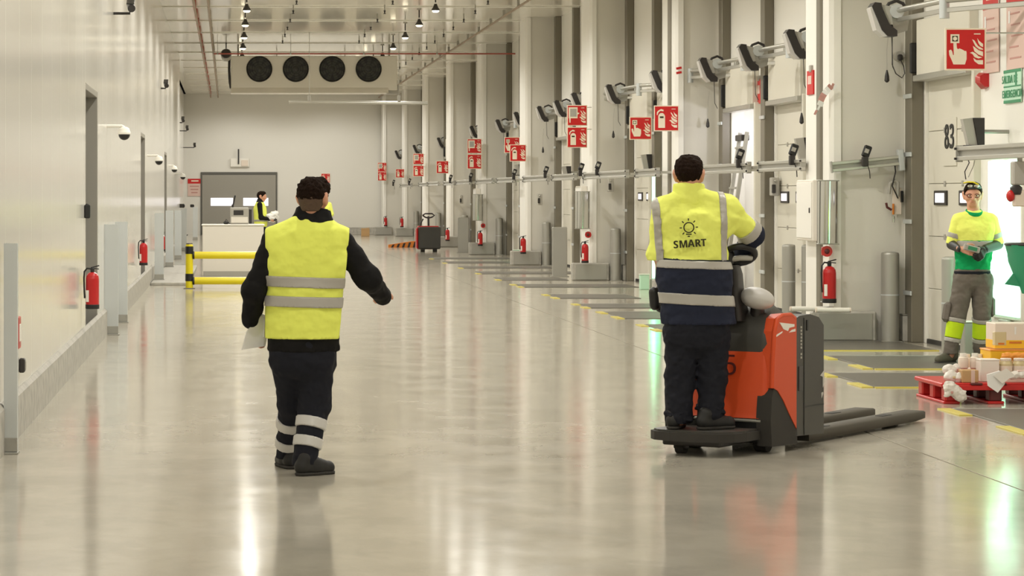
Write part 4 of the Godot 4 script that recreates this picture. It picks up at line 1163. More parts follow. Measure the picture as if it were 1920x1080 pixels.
	# white tubes lying on the nearest kerb block
	for s in [[wp(1522, 571, 29.95), 0.46, "upper white plastic tube lying on the nearest guard block"], [wp(1562, 575, 29.62), 0.36, "lower white plastic tube lying in front on the nearest guard block"]]:
		var p: Vector3 = s[0]
		p.y = 0.34 + 0.028
		var o := thing("white_tube", s[2], "tube", p, "white tubes on the guard block")
		put("tube", mb().tube(Vector3(-s[1] / 2, 0, 0), Vector3(s[1] / 2, 0, 0), 0.028, -1, 14).done(), M["white_plastic"], o)
		for e in [-1.0, 1.0]: put("end_ring", mb().tube(Vector3(e * s[1] / 2, 0, 0), Vector3(e * (s[1] / 2 + 0.015), 0, 0), 0.027, -1, 14).done(), M["carton_pale"], o)
	# low block behind the worker's legs
	var gb := thing("low_block", "low pale grey block standing between the green-shirted worker's legs", "block", Vector3(7.5, 0, -27.0))
	put("body", mb().box(Vector3(0, 0.18, 0), Vector3(0.14, 0.36, 0.16), 0.01).done(), M["galva_dull"], gb)
	put("cap_plate", mb().box(Vector3(0, 0.365, 0), Vector3(0.16, 0.012, 0.18), 0.003).done(), M["white_plastic"], gb)
	# bright lamp beside the driver's head
	# ladder in the open dock
	var ld := thing("step_ladder", "aluminium step ladder leaning in the open dock doorway", "ladder", Vector3(7.36, 0, -39.9))
	for s in [-1.0, 1.0]:
		put("stile", mb().box(Vector3(0.16, 1.3, s * 0.26), Vector3(0.06, 2.6, 0.04), 0.006, Basis(Vector3(0, 0, 1), -0.15)).done(), M["alu"], ld)
	for j in 8: put("step", mb().box(Vector3(-0.01 + 0.045 * j, 0.25 + 0.3 * j, 0), Vector3(0.08, 0.03, 0.5), 0.005).done(), M["alu"], ld)
	put("top_platform", mb().box(Vector3(0.33, 2.5, 0), Vector3(0.12, 0.09, 0.5), 0.01).done(), M["dark_plastic"], ld)

func green_lights():
	# upright light panel at the nearest dock
	var z := -26.46
	var o := thing("work_light", "tall dazzling white-green work light in the dock doorway behind the green-shirted worker", "light panel", Vector3(WR - 0.04, 1.22, z))
	put("frame", mb().box(Vector3(0.03, 0, 0), Vector3(0.06, 1.62, 1.06), 0.01).done(), M["white_plastic"], o)
	put("panel_lamp", mb().box(Vector3(-0.015, 0.0, 0), Vector3(0.03, 1.54, 1.0), 0.006).done(), M["led_panel"], o)
	put("foot", mb().box(Vector3(0.0, -1.01, 0), Vector3(0.06, 0.4, 0.3), 0.01).done(), M["grey_plastic"], o)
	var a := AreaLight3D.new()
	a.name = "panel_light"
	a.position = Vector3(WR - 0.09, 1.22, z)
	a.rotation.y = PI / 2
	a.area_size = Vector2(1.0, 1.5)
	a.light_color = Color(0.62, 1.0, 0.8)
	a.light_energy = 0.55
	a.shadow_enabled = true
	a.set("area_range", 60.0)
	a.set("area_attenuation", 2.0)
	add_child(a)
	for s in [[46.4, 2.05, 0.19, "upright green-white light strip at the dock beside the driver", 7.4], [67.0, 2.0, 0.2, "upright green-white light strip at the dock by the fourth wing pier", 7.4]]:
		var h: float = s[1] - s[2]
		var q := thing("light_strip", s[3], "light strip", Vector3(s[4], s[2], -s[0]), "upright green light strips at the docks")
		put("strip_lamp", mb().box(Vector3(0, h / 2, 0.012), Vector3(0.055, h, 0.02), 0.004).done(), M["led_green"], q)
		put("backing", mb().box(Vector3(0, h / 2, -0.012), Vector3(0.075, h + 0.04, 0.024), 0.004).done(), M["alu"], q)
		put("foot", mb().box(Vector3(0, -s[2] / 2 - 0.005, -0.01), Vector3(0.12, s[2] - 0.01, 0.06), 0.004).done(), M["galva_dull"], q)
		var l := OmniLight3D.new()
		l.name = numbered("strip_light")
		l.position = Vector3(s[4], s[2] + h * 0.35, -s[0] + 0.12)
		l.light_color = Color(0.3, 1.0, 0.6)
		l.light_energy = 0.12
		l.light_size = 0.1
		l.omni_range = 60
		l.omni_attenuation = 2.0
		l.shadow_enabled = true
		add_child(l)
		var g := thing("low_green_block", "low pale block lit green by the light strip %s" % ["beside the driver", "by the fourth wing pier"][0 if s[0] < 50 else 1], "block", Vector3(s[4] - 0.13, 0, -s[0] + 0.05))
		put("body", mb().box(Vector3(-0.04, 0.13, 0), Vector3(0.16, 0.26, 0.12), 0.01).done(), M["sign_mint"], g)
		put("cap_plate", mb().box(Vector3(-0.04, 0.265, 0), Vector3(0.18, 0.012, 0.14), 0.003).done(), M["white_plastic"], g)

func overhead():
	# fan unit
	var t := 73.5
	var o := thing("fan_cooler", "large pale ceiling cooler with four dark round fans", "cooler", Vector3(2.38, 0, -t))
	var x0 := wp(433, 0, t).x - 2.38
	var x1 := wp(745, 0, t).x - 2.38
	put("body", mb().box(Vector3((x0 + x1) / 2, 5.0, -0.45), Vector3(x1 - x0, 0.95, 0.9), 0.02).done(), M["unit"], o)
	put("drip_tray", mb().prism([Vector2(0.14, 0), Vector2(-0.95, 0), Vector2(-0.95, 0.08), Vector2(0.0, 0.15)], x1 - x0 - 0.25, Transform3D(Basis(Vector3(0, 0, -1), Vector3(0, 1, 0), Vector3(1, 0, 0)) * Basis(Vector3(0, 1, 0), PI) if false else Basis(Vector3(0, 0, 1), Vector3(0, 1, 0), Vector3(-1, 0, 0)), Vector3(x1 - 0.25, 4.45, 0))).done(), M["tray"], o)
	put("end_box", mb().box(Vector3(x1 - 0.12, 4.55, -0.3), Vector3(0.34, 0.25, 0.5), 0.02).done(), M["grey_plastic"], o)
	for i in 4:
		var c := wp(486.2 + 68.3 * i, 129.5, t)
		c = Vector3(c.x - 2.38, c.y, 0.0)
		var f := put("fan", mb().lathe([Vector2(0.345, 0.0), Vector2(0.36, 0.03), Vector2(0.345, 0.05), Vector2(0.325, 0.03)], 36, c, Basis(Vector3.RIGHT, PI / 2), true).done(), M["fan_ring"], o)
		put("well", mb().tube(c + Vector3(0, 0, 0.004), c + Vector3(0, 0, 0.008), 0.325, -1, 32).done(), M["black"], f)
		for b in 8:
			var an := TAU * b / 8.0 + 0.3 * i
			var dir := Vector2(cos(an), sin(an))
			var nn := dir.orthogonal()
			put("blade", mb().prism([dir * 0.07 - nn * 0.03, dir * 0.3 - nn * 0.0, dir * 0.31 + nn * 0.12, dir * 0.09 + nn * 0.05], 0.008, Transform3D(Basis.IDENTITY, c + Vector3(0, 0, 0.016))).done(), M["fan_blade"], f)
		put("hub", mb().lathe([Vector2(0.08, 0.0), Vector2(0.075, 0.03), Vector2(0.02, 0.045)], 16, c + Vector3(0, 0, 0.01), Basis(Vector3.RIGHT, PI / 2)).done(), M["fan_ring"], f)
		for r in [0.13, 0.2, 0.27]:
			put("guard_ring", mb().lathe([Vector2(r, 0.034), Vector2(r + 0.004, 0.037), Vector2(r, 0.04), Vector2(r - 0.004, 0.037)], 28, c, Basis(Vector3.RIGHT, PI / 2), true).done(), M["fan_ring"], f)
	for x in [x0 + 0.2, x1 - 0.2]: put("hanger", mb().box(Vector3(x, 5.64, -0.4), Vector3(0.05, 0.34, 0.05), 0.004).done(), M["galva_dull"], o)
	put("feed_pipe", mb().pipe([Vector3(x0 - 0.04, 5.45, -0.1), Vector3(x0 - 0.05, 5.1, -0.05), Vector3(x0 - 0.03, 4.75, -0.05), Vector3(x0 - 0.0, 4.58, -0.05)], 0.035).done(), M["dark_plastic"], o)
	var d := thing("round_fan", "dark round-ended fan drum beside the ceiling cooler", "fan", wp(424, 101, 72.6))
	put("drum", mb().lathe([Vector2(0.06, -0.32), Vector2(0.13, -0.25), Vector2(0.15, 0.0), Vector2(0.14, 0.02)], 22, Vector3.ZERO, Basis(Vector3.RIGHT, PI / 2 - 0.3)).done(), M["grey_plastic"], d)
	put("grille", mb().lathe([Vector2(0.13, 0.02), Vector2(0.12, 0.05), Vector2(0.04, 0.06)], 22, Vector3.ZERO, Basis(Vector3.RIGHT, PI / 2 - 0.3)).done(), M["dark_plastic"], d)
	put("hanger", mb().tube(Vector3(0, 0.1, -0.1), Vector3(0, CEIL - d.position.y, -0.1), 0.015).done(), M["dark_plastic"], d)
	# red pipe across the corridor, just ahead of the cooler
	var a := wp(401, 100.6, 72.0)
	var b := wp(840, 101, 72.0)
	var rp := thing("cross_pipe", "thin reddish pipe crossing the hall in front of the ceiling cooler", "pipe", (a + b) / 2)
	put("pipe", mb().tube(Vector3(-(b.x - a.x) / 2, 0, 0), Vector3(WR - rp.position.x, 0, 0), 0.02, -1, 10).done(), M["pipe_red"], rp)
	for i in 4:
		var x := lerpf(-(b.x - a.x) / 2 + 0.1, (b.x - a.x) / 2 - 0.3, i / 3.0)
		put("hanger_rod", mb().tube(Vector3(x, 0.01, 0), Vector3(x, CEIL - a.y, 0), 0.008, -1, 6).done(), M["galva_dull"], rp)
		put("pipe_clip", mb().tube(Vector3(x - 0.02, 0, 0), Vector3(x + 0.02, 0, 0), 0.03, -1, 10).done(), M["galva_dull"], rp)
	# hanging bar below the cooler
	var ha := wp(541, 191, 68.0)
	var hb := wp(802, 193.5, 68.0)
	var hr := thing("hanging_bar", "long thin metal bar hung across the hall below the ceiling cooler", "bar", Vector3((ha.x + hb.x) / 2, ha.y, -68.0))
	put("bar", mb().tube(Vector3(ha.x - hr.position.x, 0, 0), Vector3(hb.x - hr.position.x, hb.y - ha.y, 0), 0.045, -1, 12).done(), M["alu"], hr)
	for x in [wp(580, 0, 68).x - hr.position.x, wp(748, 0, 68).x - hr.position.x]:
		put("hanger_rod", mb().tube(Vector3(x, 0.03, 0), Vector3(x, CEIL - ha.y, 0), 0.007, -1, 6).done(), M["galva_dull"], hr)
		put("clamp", mb().box(Vector3(x, 0.08, 0), Vector3(0.08, 0.16, 0.06), 0.01).done(), M["grey_plastic"], hr)
	# long pipes under the ceiling near the plain wall
	for s in [[-0.72, "brownish service pipe with clips under the ceiling, closer to the plain white wall", "pipe_brown"], [-0.42, "plain service pipe under the ceiling, a little farther from the plain white wall", "pipe_brown"], [6.2, "slim service pipe under the ceiling near the wing piers", "pipe_brown"]]:
		var q := thing("ceiling_pipe", s[1], "pipe", Vector3(s[0], CEIL - 0.14, -54.0), "long pipes under the ceiling")
		put("pipe", mb().tube(Vector3(0, 0, 55), Vector3(0, 0, -55.8), 0.028, -1, 10).done(), M[s[2]], q)
		for i in 37:
			put("pipe_clip", mb().box(Vector3(0, 0.06, 54.0 - 3.0 * i), Vector3(0.06, 0.16, 0.05 if s[0] != -0.72 else 0.9), 0.006).done(), M["grey_plastic"] if s[0] != -0.72 else M["pipe_red"], q)
	# sprinkler heads in three rows
	var sp: Node3D = null
	var row := 0
	for x in [1.42, 3.42, 5.4]:
		var n := 0
		for i in 19:
			var at := Vector3(x, CEIL, -(52.6 + 2.85 * i))
			if at.z < -106: continue
			if at.z < -71.8 and at.z > -76 and x < 5: continue
			var lab := "dark sprinkler head, %s from the camera in the row %s" % [ORD[n], ["nearest the white wall", "down the middle", "nearest the dock doors"][row]]
			if sp == null:
				sp = thing("sprinkler", lab, "sprinkler", at, "sprinkler heads in rows under the ceiling")
				put("drop", mb().tube(Vector3(0, 0, 0), Vector3(0, -0.13, 0), 0.014, -1, 8).done(), M["grey_plastic"], sp)
				put("head", mb().lathe([Vector2(0.03, -0.2), Vector2(0.03, -0.19), Vector2(0.01, -0.18), Vector2(0.022, -0.14), Vector2(0.024, -0.12)], 12).done(), M["dark_plastic"], sp)
			else: copy(sp, lab, at)
			n += 1
		row += 1

# ------------------------------------------------------------------ far end of the hall
func far_things():
	# red-topped notice beside the end door and the sensor above it
	var a := thing("wall_notice", "notice with a red heading on the end wall beside the grey door", "notice", wp(364.5, 351.5, FARW - 0.02))
	put("sheet", mb().box(Vector3.ZERO, Vector3(0.55, 0.72, 0.02), 0.004).done(), M["pink"], a)
	put("heading", mb().box(Vector3(0, 0.26, 0.012), Vector3(0.55, 0.2, 0.01), 0.002).done(), M["sign_red"], a)
	put("heading_print", mb().box(Vector3(0.02, 0.27, 0.019), Vector3(0.3, 0.05, 0.004), 0.001).done(), M["sign_cream"], a)
	for j in 3: put("print_line", mb().box(Vector3(0, 0.05 - 0.13 * j, 0.012), Vector3(0.38 - 0.06 * j, 0.05, 0.006), 0.001).done(), M["faint_red"], a)
	var w := thing("wall_box", "white box with a dark upright aerial above the end door", "box", wp(449.5, 305, FARW - 0.06))
	put("case", mb().box(Vector3.ZERO, Vector3(0.78, 0.36, 0.12), 0.02).done(), M["white_plastic"], w)
	put("aerial", mb().box(Vector3(-0.05, 0.25, 0.09), Vector3(0.06, 0.62, 0.06), 0.01).done(), M["dark_plastic"], w)
	put("cover", mb().box(Vector3(0.2, -0.02, 0.07), Vector3(0.28, 0.24, 0.03), 0.008).done(), M["carton_pale"], w)
	# counter and scale
	var c := thing("counter", "plain white counter behind the yellow barrier", "counter", wp(437, 518, 54.0) * Vector3(1, 0, 1))
	put("body", mb().box(Vector3(0, 0.51, -0.4), Vector3(1.24, 1.02, 0.8), 0.012).done(), M["carton_white"], c)
	put("top", mb().box(Vector3(0, 1.035, -0.4), Vector3(1.28, 0.03, 0.84), 0.008).done(), M["white_plastic"], c)
	put("toe_strip", mb().box(Vector3(0, 0.05, 0.006), Vector3(1.2, 0.1, 0.012), 0.002).done(), M["grey_plastic"], c)
	var pr := thing("desk_printer", "grey label printer standing on the white counter", "printer", Vector3(wp(449, 0, 54.2).x, 1.05, -54.25))
	put("case", mb().box(Vector3(0, 0.17, 0), Vector3(0.38, 0.34, 0.3), 0.015).done(), M["grey_plastic"], pr)
	put("display_recess", mb().box(Vector3(-0.02, 0.235, 0.152), Vector3(0.2, 0.1, 0.012), 0.004).done(), M["dark_plastic"], pr)
	put("front_panel", mb().box(Vector3(0.0, 0.09, 0.152), Vector3(0.34, 0.12, 0.01), 0.004).done(), M["carton_white"], pr)
	put("side_wing", mb().box(Vector3(0.22, 0.16, -0.02), Vector3(0.06, 0.3, 0.24), 0.01).done(), M["dark_plastic"], pr)
	var mo := thing("desk_monitor", "thin dark monitor seen edge-on at the counter", "monitor", Vector3(wp(436, 0, 54.6).x, 1.05, -54.62))
	put("screen", mb().box(Vector3(0.02, 0.42, 0), Vector3(0.03, 0.34, 0.4), 0.008, Basis(Vector3(0, 0, 1), -0.2)).done(), M["black"], mo)
	put("stand", mb().tube(Vector3(0, 0, 0), Vector3(0.0, 0.4, 0), 0.02).done(), M["dark_plastic"], mo)
	put("foot", mb().box(Vector3(0, 0.01, 0), Vector3(0.16, 0.02, 0.2), 0.006).done(), M["dark_plastic"], mo)
	var ms := thing("desk_mouse", "small dark handset lying on the counter beside the printer", "handset", Vector3(wp(424, 0, 54.1).x, 1.05, -54.1))
	put("body", mb().ball(Vector3(0, 0.03, 0), Vector3(0.06, 0.035, 0.05)).done(), M["black"], ms)
	put("strap", mb().pipe([Vector3(-0.02, 0.06, 0), Vector3(0.0, 0.1, 0), Vector3(0.03, 0.07, 0)], 0.008).done(), M["dark_plastic"], ms)
	# yellow barrier
	var t := 46.9
	var b := thing("safety_barrier", "yellow and black two-rail safety barrier in front of the counter", "barrier", wp(355, 541, t) * Vector3(1, 0, 1))
	for x in [0.0, 1.72]:
		var ps := put("post", mb().lathe([Vector2(0.066, 0.0), Vector2(0.066, 0.76), Vector2(0.05, 0.785)], 20, Vector3(x, 0, 0)).done(), M["yellow"], b)
		for y in [0.13, 0.61]: put("black_band", mb().lathe([Vector2(0.07, y), Vector2(0.072, y + 0.01), Vector2(0.072, y + 0.12), Vector2(0.07, y + 0.13)], 20, Vector3(x, 0, 0)).done(), M["black"], ps)
		put("cap", mb().lathe([Vector2(0.06, 0.78), Vector2(0.056, 0.8)], 20, Vector3(x, 0, 0)).done(), M["track"], ps)
		put("foot_plate", mb().box(Vector3(x, 0.006, 0), Vector3(0.2, 0.012, 0.2), 0.003).done(), M["track"], ps)
	for y in [0.135, 0.585]:
		put("rail", mb().tube(Vector3(0.06, y, 0), Vector3(1.66, y, 0), 0.065, -1, 18).done(), M["yellow"], b)
		put("black_sleeve", mb().tube(Vector3(0.06, y + 0.0, 0), Vector3(0.09, y, 0), 0.07, -1, 18).done(), M["black"], b)
	# carton by the end wall
	var bx := thing("cardboard_box", "small brown cardboard box on the floor by the end wall", "box", wp(685, 443, 105.5) * Vector3(1, 0, 1))
	put("body", mb().box(Vector3(0, 0.16, 0), Vector3(0.32, 0.32, 0.3), 0.008).done(), M["cardboard"], bx)
	put("flap", mb().box(Vector3(0.06, 0.33, 0.04), Vector3(0.2, 0.012, 0.2), 0.002, Basis(Vector3(0, 0, 1), 0.25)).done(), M["cardboard"], bx)
	# striped bumper
	var sb := thing("striped_bumper", "low orange and black striped floor bumper beside the far pallet truck", "bumper", wp(754, 464, 83.3) * Vector3(1, 0, 1))
	put("bar", mb().prism([Vector2(-0.44, 0), Vector2(0.42, 0), Vector2(0.42, 0.2), Vector2(0.3, 0.2), Vector2(-0.44, 0.09)], 0.16).done(), M["orange_stripe"], sb)
	for i in 5:
		var x := -0.36 + 0.17 * i
		put("black_stripe", mb().prism([Vector2(x, 0.005), Vector2(x + 0.07, 0.005), Vector2(x + 0.12, 0.1 + 0.022 * i), Vector2(x + 0.05, 0.09 + 0.022 * i)], 0.006, Transform3D(Basis.IDENTITY, Vector3(0, 0, 0.159))).done(), M["dark_plastic"], sb)
	# far pallet truck, its battery side towards the camera
	var q := thing("pallet_truck", "small red and black pallet truck parked far down by the docks", "pallet truck", wp(804.5, 472, 77.0) * Vector3(1, 0, 1))
	put("battery_box", mb().box(Vector3(0.0, 0.40, 0.1), Vector3(0.64, 0.64, 0.2), 0.03).done(), M["battery"], q)
	put("body", mb().box(Vector3(-0.03, 0.38, -0.3), Vector3(0.66, 0.62, 0.58), 0.05).done(), M["red"], q)
	put("side_panel", mb().box(Vector3(-0.35, 0.4, 0.08), Vector3(0.05, 0.6, 0.2), 0.02).done(), M["red"], q)
	put("cover", mb().box(Vector3(-0.02, 0.72, -0.15), Vector3(0.6, 0.05, 0.5), 0.02).done(), M["red"], q)
	put("tiller", mb().tube(Vector3(-0.0, 0.74, -0.2), Vector3(0.0, 1.02, -0.25), 0.03).done(), M["dark_plastic"], q)
	put("handle", mb().pipe([Vector3(-0.17, 1.05, -0.2), Vector3(-0.1, 1.0, -0.22), Vector3(0.0, 0.97, -0.24), Vector3(0.1, 1.0, -0.22), Vector3(0.17, 1.05, -0.2), Vector3(0.1, 1.1, -0.18), Vector3(-0.1, 1.1, -0.18), Vector3(-0.17, 1.05, -0.2)], 0.022).done(), M["dark_plastic"], q)
	put("side_grip", mb().pipe([Vector3(-0.26, 0.72, -0.1), Vector3(-0.22, 0.85, -0.12), Vector3(-0.16, 0.95, -0.14)], 0.02).done(), M["dark_plastic"], q)
	for x in [-0.19, 0.16]: put("wheel", mb().tube(Vector3(x - 0.06, 0.07, 0.1), Vector3(x + 0.06, 0.07, 0.1), 0.07, -1, 16).done(), M["rubber"], q)

# ------------------------------------------------------------------ stand-on pallet truck
func truck():
	var o := thing("pallet_truck", "orange and dark grey stand-on pallet truck with long forks under the driver", "pallet truck", Vector3(3.15, 0, -17.14))
	o.rotation.y = -deg_to_rad(35.6)
	# local axes: -z towards the forks, +x the flank that faces the camera; z = 0 is the driver's side of the body
	# rear cover: gently bulged orange shell
	var rc := put("rear_cover", mb().loft(slab([[0.225, 0.335, 0.02, -0.36], [0.26, 0.345, 0.0, -0.36], [0.5, 0.345, -0.01, -0.36], [0.62, 0.34, -0.03, -0.36], [0.69, 0.33, -0.055, -0.36]], 0.05)).done(), M["orange"], o)
	var five := put("number", text("5", 0.13, 0.004, "Droid Sans", 400), M["pallet_dark"], rc)
	five.position = Vector3(0.08, 0.56, -0.004)
	# dark console on top, rising towards the steering column
	put("console", mb().loft(slab([[0.64, 0.33, -0.04, -0.42], [0.7, 0.34, -0.03, -0.42], [0.80, 0.335, -0.06, -0.42], [0.88, 0.30, -0.12, -0.40], [0.93, 0.24, -0.2, -0.38], [0.945, 0.16, -0.26, -0.36]], 0.06)).done(), M["battery"], o)
	put("console_ridge", mb().loft(slab([[0.86, 0.13, -0.22, -0.46], [0.93, 0.11, -0.25, -0.45], [0.955, 0.07, -0.28, -0.42]], 0.04)).done(), M["dark_plastic"], o)
	# orange flank: outline in the flank's plane (u towards the forks, y up)
	var xf := Transform3D(Basis(Vector3(0, 0, -1), Vector3(0, 1, 0), Vector3(1, 0, 0)), Vector3(0.29, 0, 0))
	var side := [Vector2(0.02, 0.42), Vector2(0.08, 0.40), Vector2(0.17, 0.33), Vector2(0.26, 0.24), Vector2(0.37, 0.14), Vector2(0.37, 0.86), Vector2(0.30, 0.885), Vector2(0.16, 0.885), Vector2(0.09, 0.86), Vector2(0.055, 0.78), Vector2(0.03, 0.6)]
	var sp := put("side_cover", mb().prism(side, 0.085, xf).done(), M["orange"], o)
	put("edge_roll", mb().pipe([Vector3(0.362, 0.42, -0.02), Vector3(0.362, 0.6, -0.03), Vector3(0.362, 0.78, -0.058), Vector3(0.362, 0.85, -0.09), Vector3(0.362, 0.875, -0.16), Vector3(0.362, 0.875, -0.3), Vector3(0.362, 0.85, -0.36)], 0.016, 10).done(), M["orange"], sp)
	# pale winged badge near the top of the flank
	for p in [[Vector2(0.10, 0.835), Vector2(0.33, 0.815), Vector2(0.33, 0.80), Vector2(0.25, 0.795), Vector2(0.23, 0.775), Vector2(0.16, 0.79)], [Vector2(0.05, 0.745), Vector2(0.14, 0.768), Vector2(0.145, 0.777), Vector2(0.05, 0.757)], [Vector2(0.25, 0.765), Vector2(0.345, 0.768), Vector2(0.345, 0.785), Vector2(0.29, 0.78)]]:
		put("badge", mb().prism(p, 0.004, Transform3D(xf.basis, Vector3(0.3745, 0, 0))).done(), M["white_plastic"], sp)
	# fender over the drive wheel
	var fen := [Vector2(0.0, 0.05), Vector2(0.39, 0.04), Vector2(0.39, 0.16), Vector2(0.28, 0.25), Vector2(0.18, 0.35), Vector2(0.09, 0.415), Vector2(0.03, 0.42), Vector2(0.0, 0.36), Vector2(-0.02, 0.22)]
	put("fender", mb().prism(fen, 0.1, Transform3D(xf.basis, Vector3(0.27, 0, 0))).done(), M["rubber"], o)
	put("fender", mb().prism(fen, 0.1, Transform3D(xf.basis, Vector3(-0.37, 0, 0))).done(), M["rubber"], o)
	put("chassis", mb().box(Vector3(0, 0.15, -0.2), Vector3(0.62, 0.17, 0.4), 0.01).done(), M["black"], o)
	put("step_bar", mb().tube(Vector3(-0.28, 0.21, 0.01), Vector3(0.3, 0.21, 0.01), 0.012, -1, 8).done(), M["galva_dull"], o)
	# battery box
	var bt := put("battery_box", mb().prism([Vector2(0.37, 0.09), Vector2(0.82, 0.075), Vector2(0.82, 0.79), Vector2(0.74, 0.845), Vector2(0.60, 0.87), Vector2(0.43, 0.865), Vector2(0.37, 0.85)], 0.74, Transform3D(xf.basis, Vector3(-0.37, 0, 0))).done(), M["battery"], o)
	for z in [-0.5]: put("panel_groove", mb().box(Vector3(0.371, 0.47, z), Vector3(0.006, 0.76, 0.012)).done(), M["black"], bt)
	put("panel_groove", mb().box(Vector3(0.371, 0.27, -0.66), Vector3(0.006, 0.008, 0.31)).done(), M["black"], bt)
	put("key_slot", mb().box(Vector3(0.372, 0.80, -0.55), Vector3(0.01, 0.07, 0.03), 0.003).done(), M["black"], bt)
	put("grip_recess", mb().box(Vector3(0.372, 0.46, -0.44), Vector3(0.01, 0.16, 0.07), 0.004).done(), M["dark_plastic"], bt)
	for i in 9:
		put("print_mark", mb().box(Vector3(0.372, 0.79 - 0.022 * i - (0.02 if i > 6 else 0.0), -0.45), Vector3(0.004, 0.014, 0.022), 0.001).done(), M["grey_plastic"], bt)
	put("scuff_mark", mb().prism([Vector2(0.76, 0.46), Vector2(0.82, 0.49), Vector2(0.82, 0.40), Vector2(0.80, 0.38), Vector2(0.80, 0.45)], 0.003, Transform3D(xf.basis, Vector3(0.3705, 0, 0))).done(), M["grey_cap"], bt)
	put("scuff_mark", mb().prism([Vector2(0.78, 0.31), Vector2(0.805, 0.34), Vector2(0.80, 0.35), Vector2(0.775, 0.345)], 0.003, Transform3D(xf.basis, Vector3(0.3705, 0, 0))).done(), M["grey_cap"], bt)
	# grey rounded pad and the steering column
	put("pad", mb().ball(Vector3(0.215, 0.985, -0.12), Vector3(0.115, 0.07, 0.10), 20, 14, Basis(Vector3(0, 0, 1), -0.22)).done(), M["grey_cap"], o)
	put("pad_neck", mb().tube(Vector3(0.2, 0.86, -0.16), Vector3(0.21, 0.97, -0.13), 0.05, 0.04).done(), M["dark_plastic"], o)
	put("column", mb().loft(slab([[0.84, 0.07, -0.02, -0.2], [1.0, 0.055, 0.0, -0.14], [1.14, 0.06, 0.02, -0.1], [1.2, 0.05, 0.03, -0.08]], 0.03, 0.075)).done(), M["dark_plastic"], o)
	var hb := Basis(Vector3.UP, deg_to_rad(35.6))
	var hc := Vector3(0.13, 1.265, -0.03)
	var loop := []
	for i in 19:
		var a := TAU * i / 18.0
		loop.append(hc + hb * Vector3(cos(a) * 0.10 + 0.0, sin(a) * 0.055 + cos(a) * 0.0, 0.06 * sin(a)))
	put("handle", mb().pipe(loop, 0.022, 10).done(), M["black"], o)
	put("handle_head", mb().ball(hc + hb * Vector3(-0.08, -0.02, 0.0), Vector3(0.05, 0.08, 0.06)).done(), M["black"], o)
	put("handle_bar", mb().pipe([hc + hb * Vector3(-0.06, -0.03, 0.02), hc + hb * Vector3(0.0, -0.02, 0.03), hc + hb * Vector3(0.08, -0.02, 0.0)], 0.018).done(), M["grey_plastic"], o)
	# platform
	var pts := [Vector2(-0.28, -0.02), Vector2(0.3, -0.02), Vector2(0.3, -0.22), Vector2(0.27, -0.34), Vector2(0.2, -0.42), Vector2(0.08, -0.46), Vector2(-0.12, -0.46), Vector2(-0.24, -0.43), Vector2(-0.3, -0.36)]
	var pxf := Transform3D(Basis(Vector3(1, 0, 0), Vector3(0, 0, -1), Vector3(0, 1, 0)), Vector3(0, 0.095, 0))
	put("platform", mb().prism(pts, 0.055, pxf).done(), M["rubber"], o)
	var pm := []
	for v in pts: pm.append(Vector2(v.x * 0.94, v.y * 0.95 - 0.005))
	put("platform_mat", mb().prism(pm, 0.012, Transform3D(pxf.basis, Vector3(0, 0.15, 0))).done(), M["battery"], o)
	put("under_frame", mb().box(Vector3(-0.02, 0.08, 0.18), Vector3(0.4, 0.04, 0.36), 0.008).done(), M["dark_plastic"], o)
	for x in [-0.14]:
		put("caster", mb().tube(Vector3(x - 0.03, 0.035, 0.25), Vector3(x + 0.03, 0.035, 0.25), 0.035, -1, 18).done(), M["rubber"], o)
		put("caster_fork", mb().box(Vector3(x, 0.055, 0.25), Vector3(0.09, 0.05, 0.05), 0.006).done(), M["dark_plastic"], o)
	put("drive_wheel", mb().tube(Vector3(0.2, 0.065, -0.15), Vector3(0.28, 0.065, -0.15), 0.065, -1, 22).done(), M["rubber"], o)
	put("drive_wheel", mb().tube(Vector3(-0.28, 0.065, -0.15), Vector3(-0.2, 0.065, -0.15), 0.065, -1, 22).done(), M["rubber"], o)
	# forks
	for s in [-1.0, 1.0]:
		var x: float = 0.19 * s
		var prof := [Vector2(-0.085, 0.02), Vector2(0.085, 0.02), Vector2(0.085, 0.075), Vector2(0.07, 0.085), Vector2(-0.07, 0.085), Vector2(-0.085, 0.075)]
		var rings: Array = []
		for z in [[-0.80, 0.0, 1.0], [-2.7, 0.0, 1.0], [-2.88, 0.012, 0.8]]:
			var r := PackedVector3Array()
			for v in prof: r.append(Vector3(x + v.x, lerpf(0.085, v.y, z[2]) , z[0]))
			r.reverse()
			rings.append(r)
		var fk := put("fork", mb().loft(rings).done(), M["fork_steel"], o)
		for z in [-2.3, -1.2]: put("fork_slot", mb().box(Vector3(x, 0.086, z), Vector3(0.06, 0.004, 0.16), 0.001).done(), M["rubber"], fk)
		put("fork_roller", mb().tube(Vector3(x - 0.05, 0.035, -2.42), Vector3(x + 0.05, 0.035, -2.42), 0.035, -1, 14).done(), M["rubber"], fk)

func slab(levels: Array, r: float, xo := 0.0) -> Array:   # [height, half width, z near, z far] -> rounded rings
	var out: Array = []
	for l in levels:
		var w: float = l[1] * 2
		var d: float = l[2] - l[3]
		var ring := PackedVector3Array()
		for p in rounded(w, d, min(r, min(w, d) * 0.45), 4):
			ring.append(Vector3(p.x + xo, l[0], -p.y + (l[2] + l[3]) / 2))
		out.append(ring)
	return out

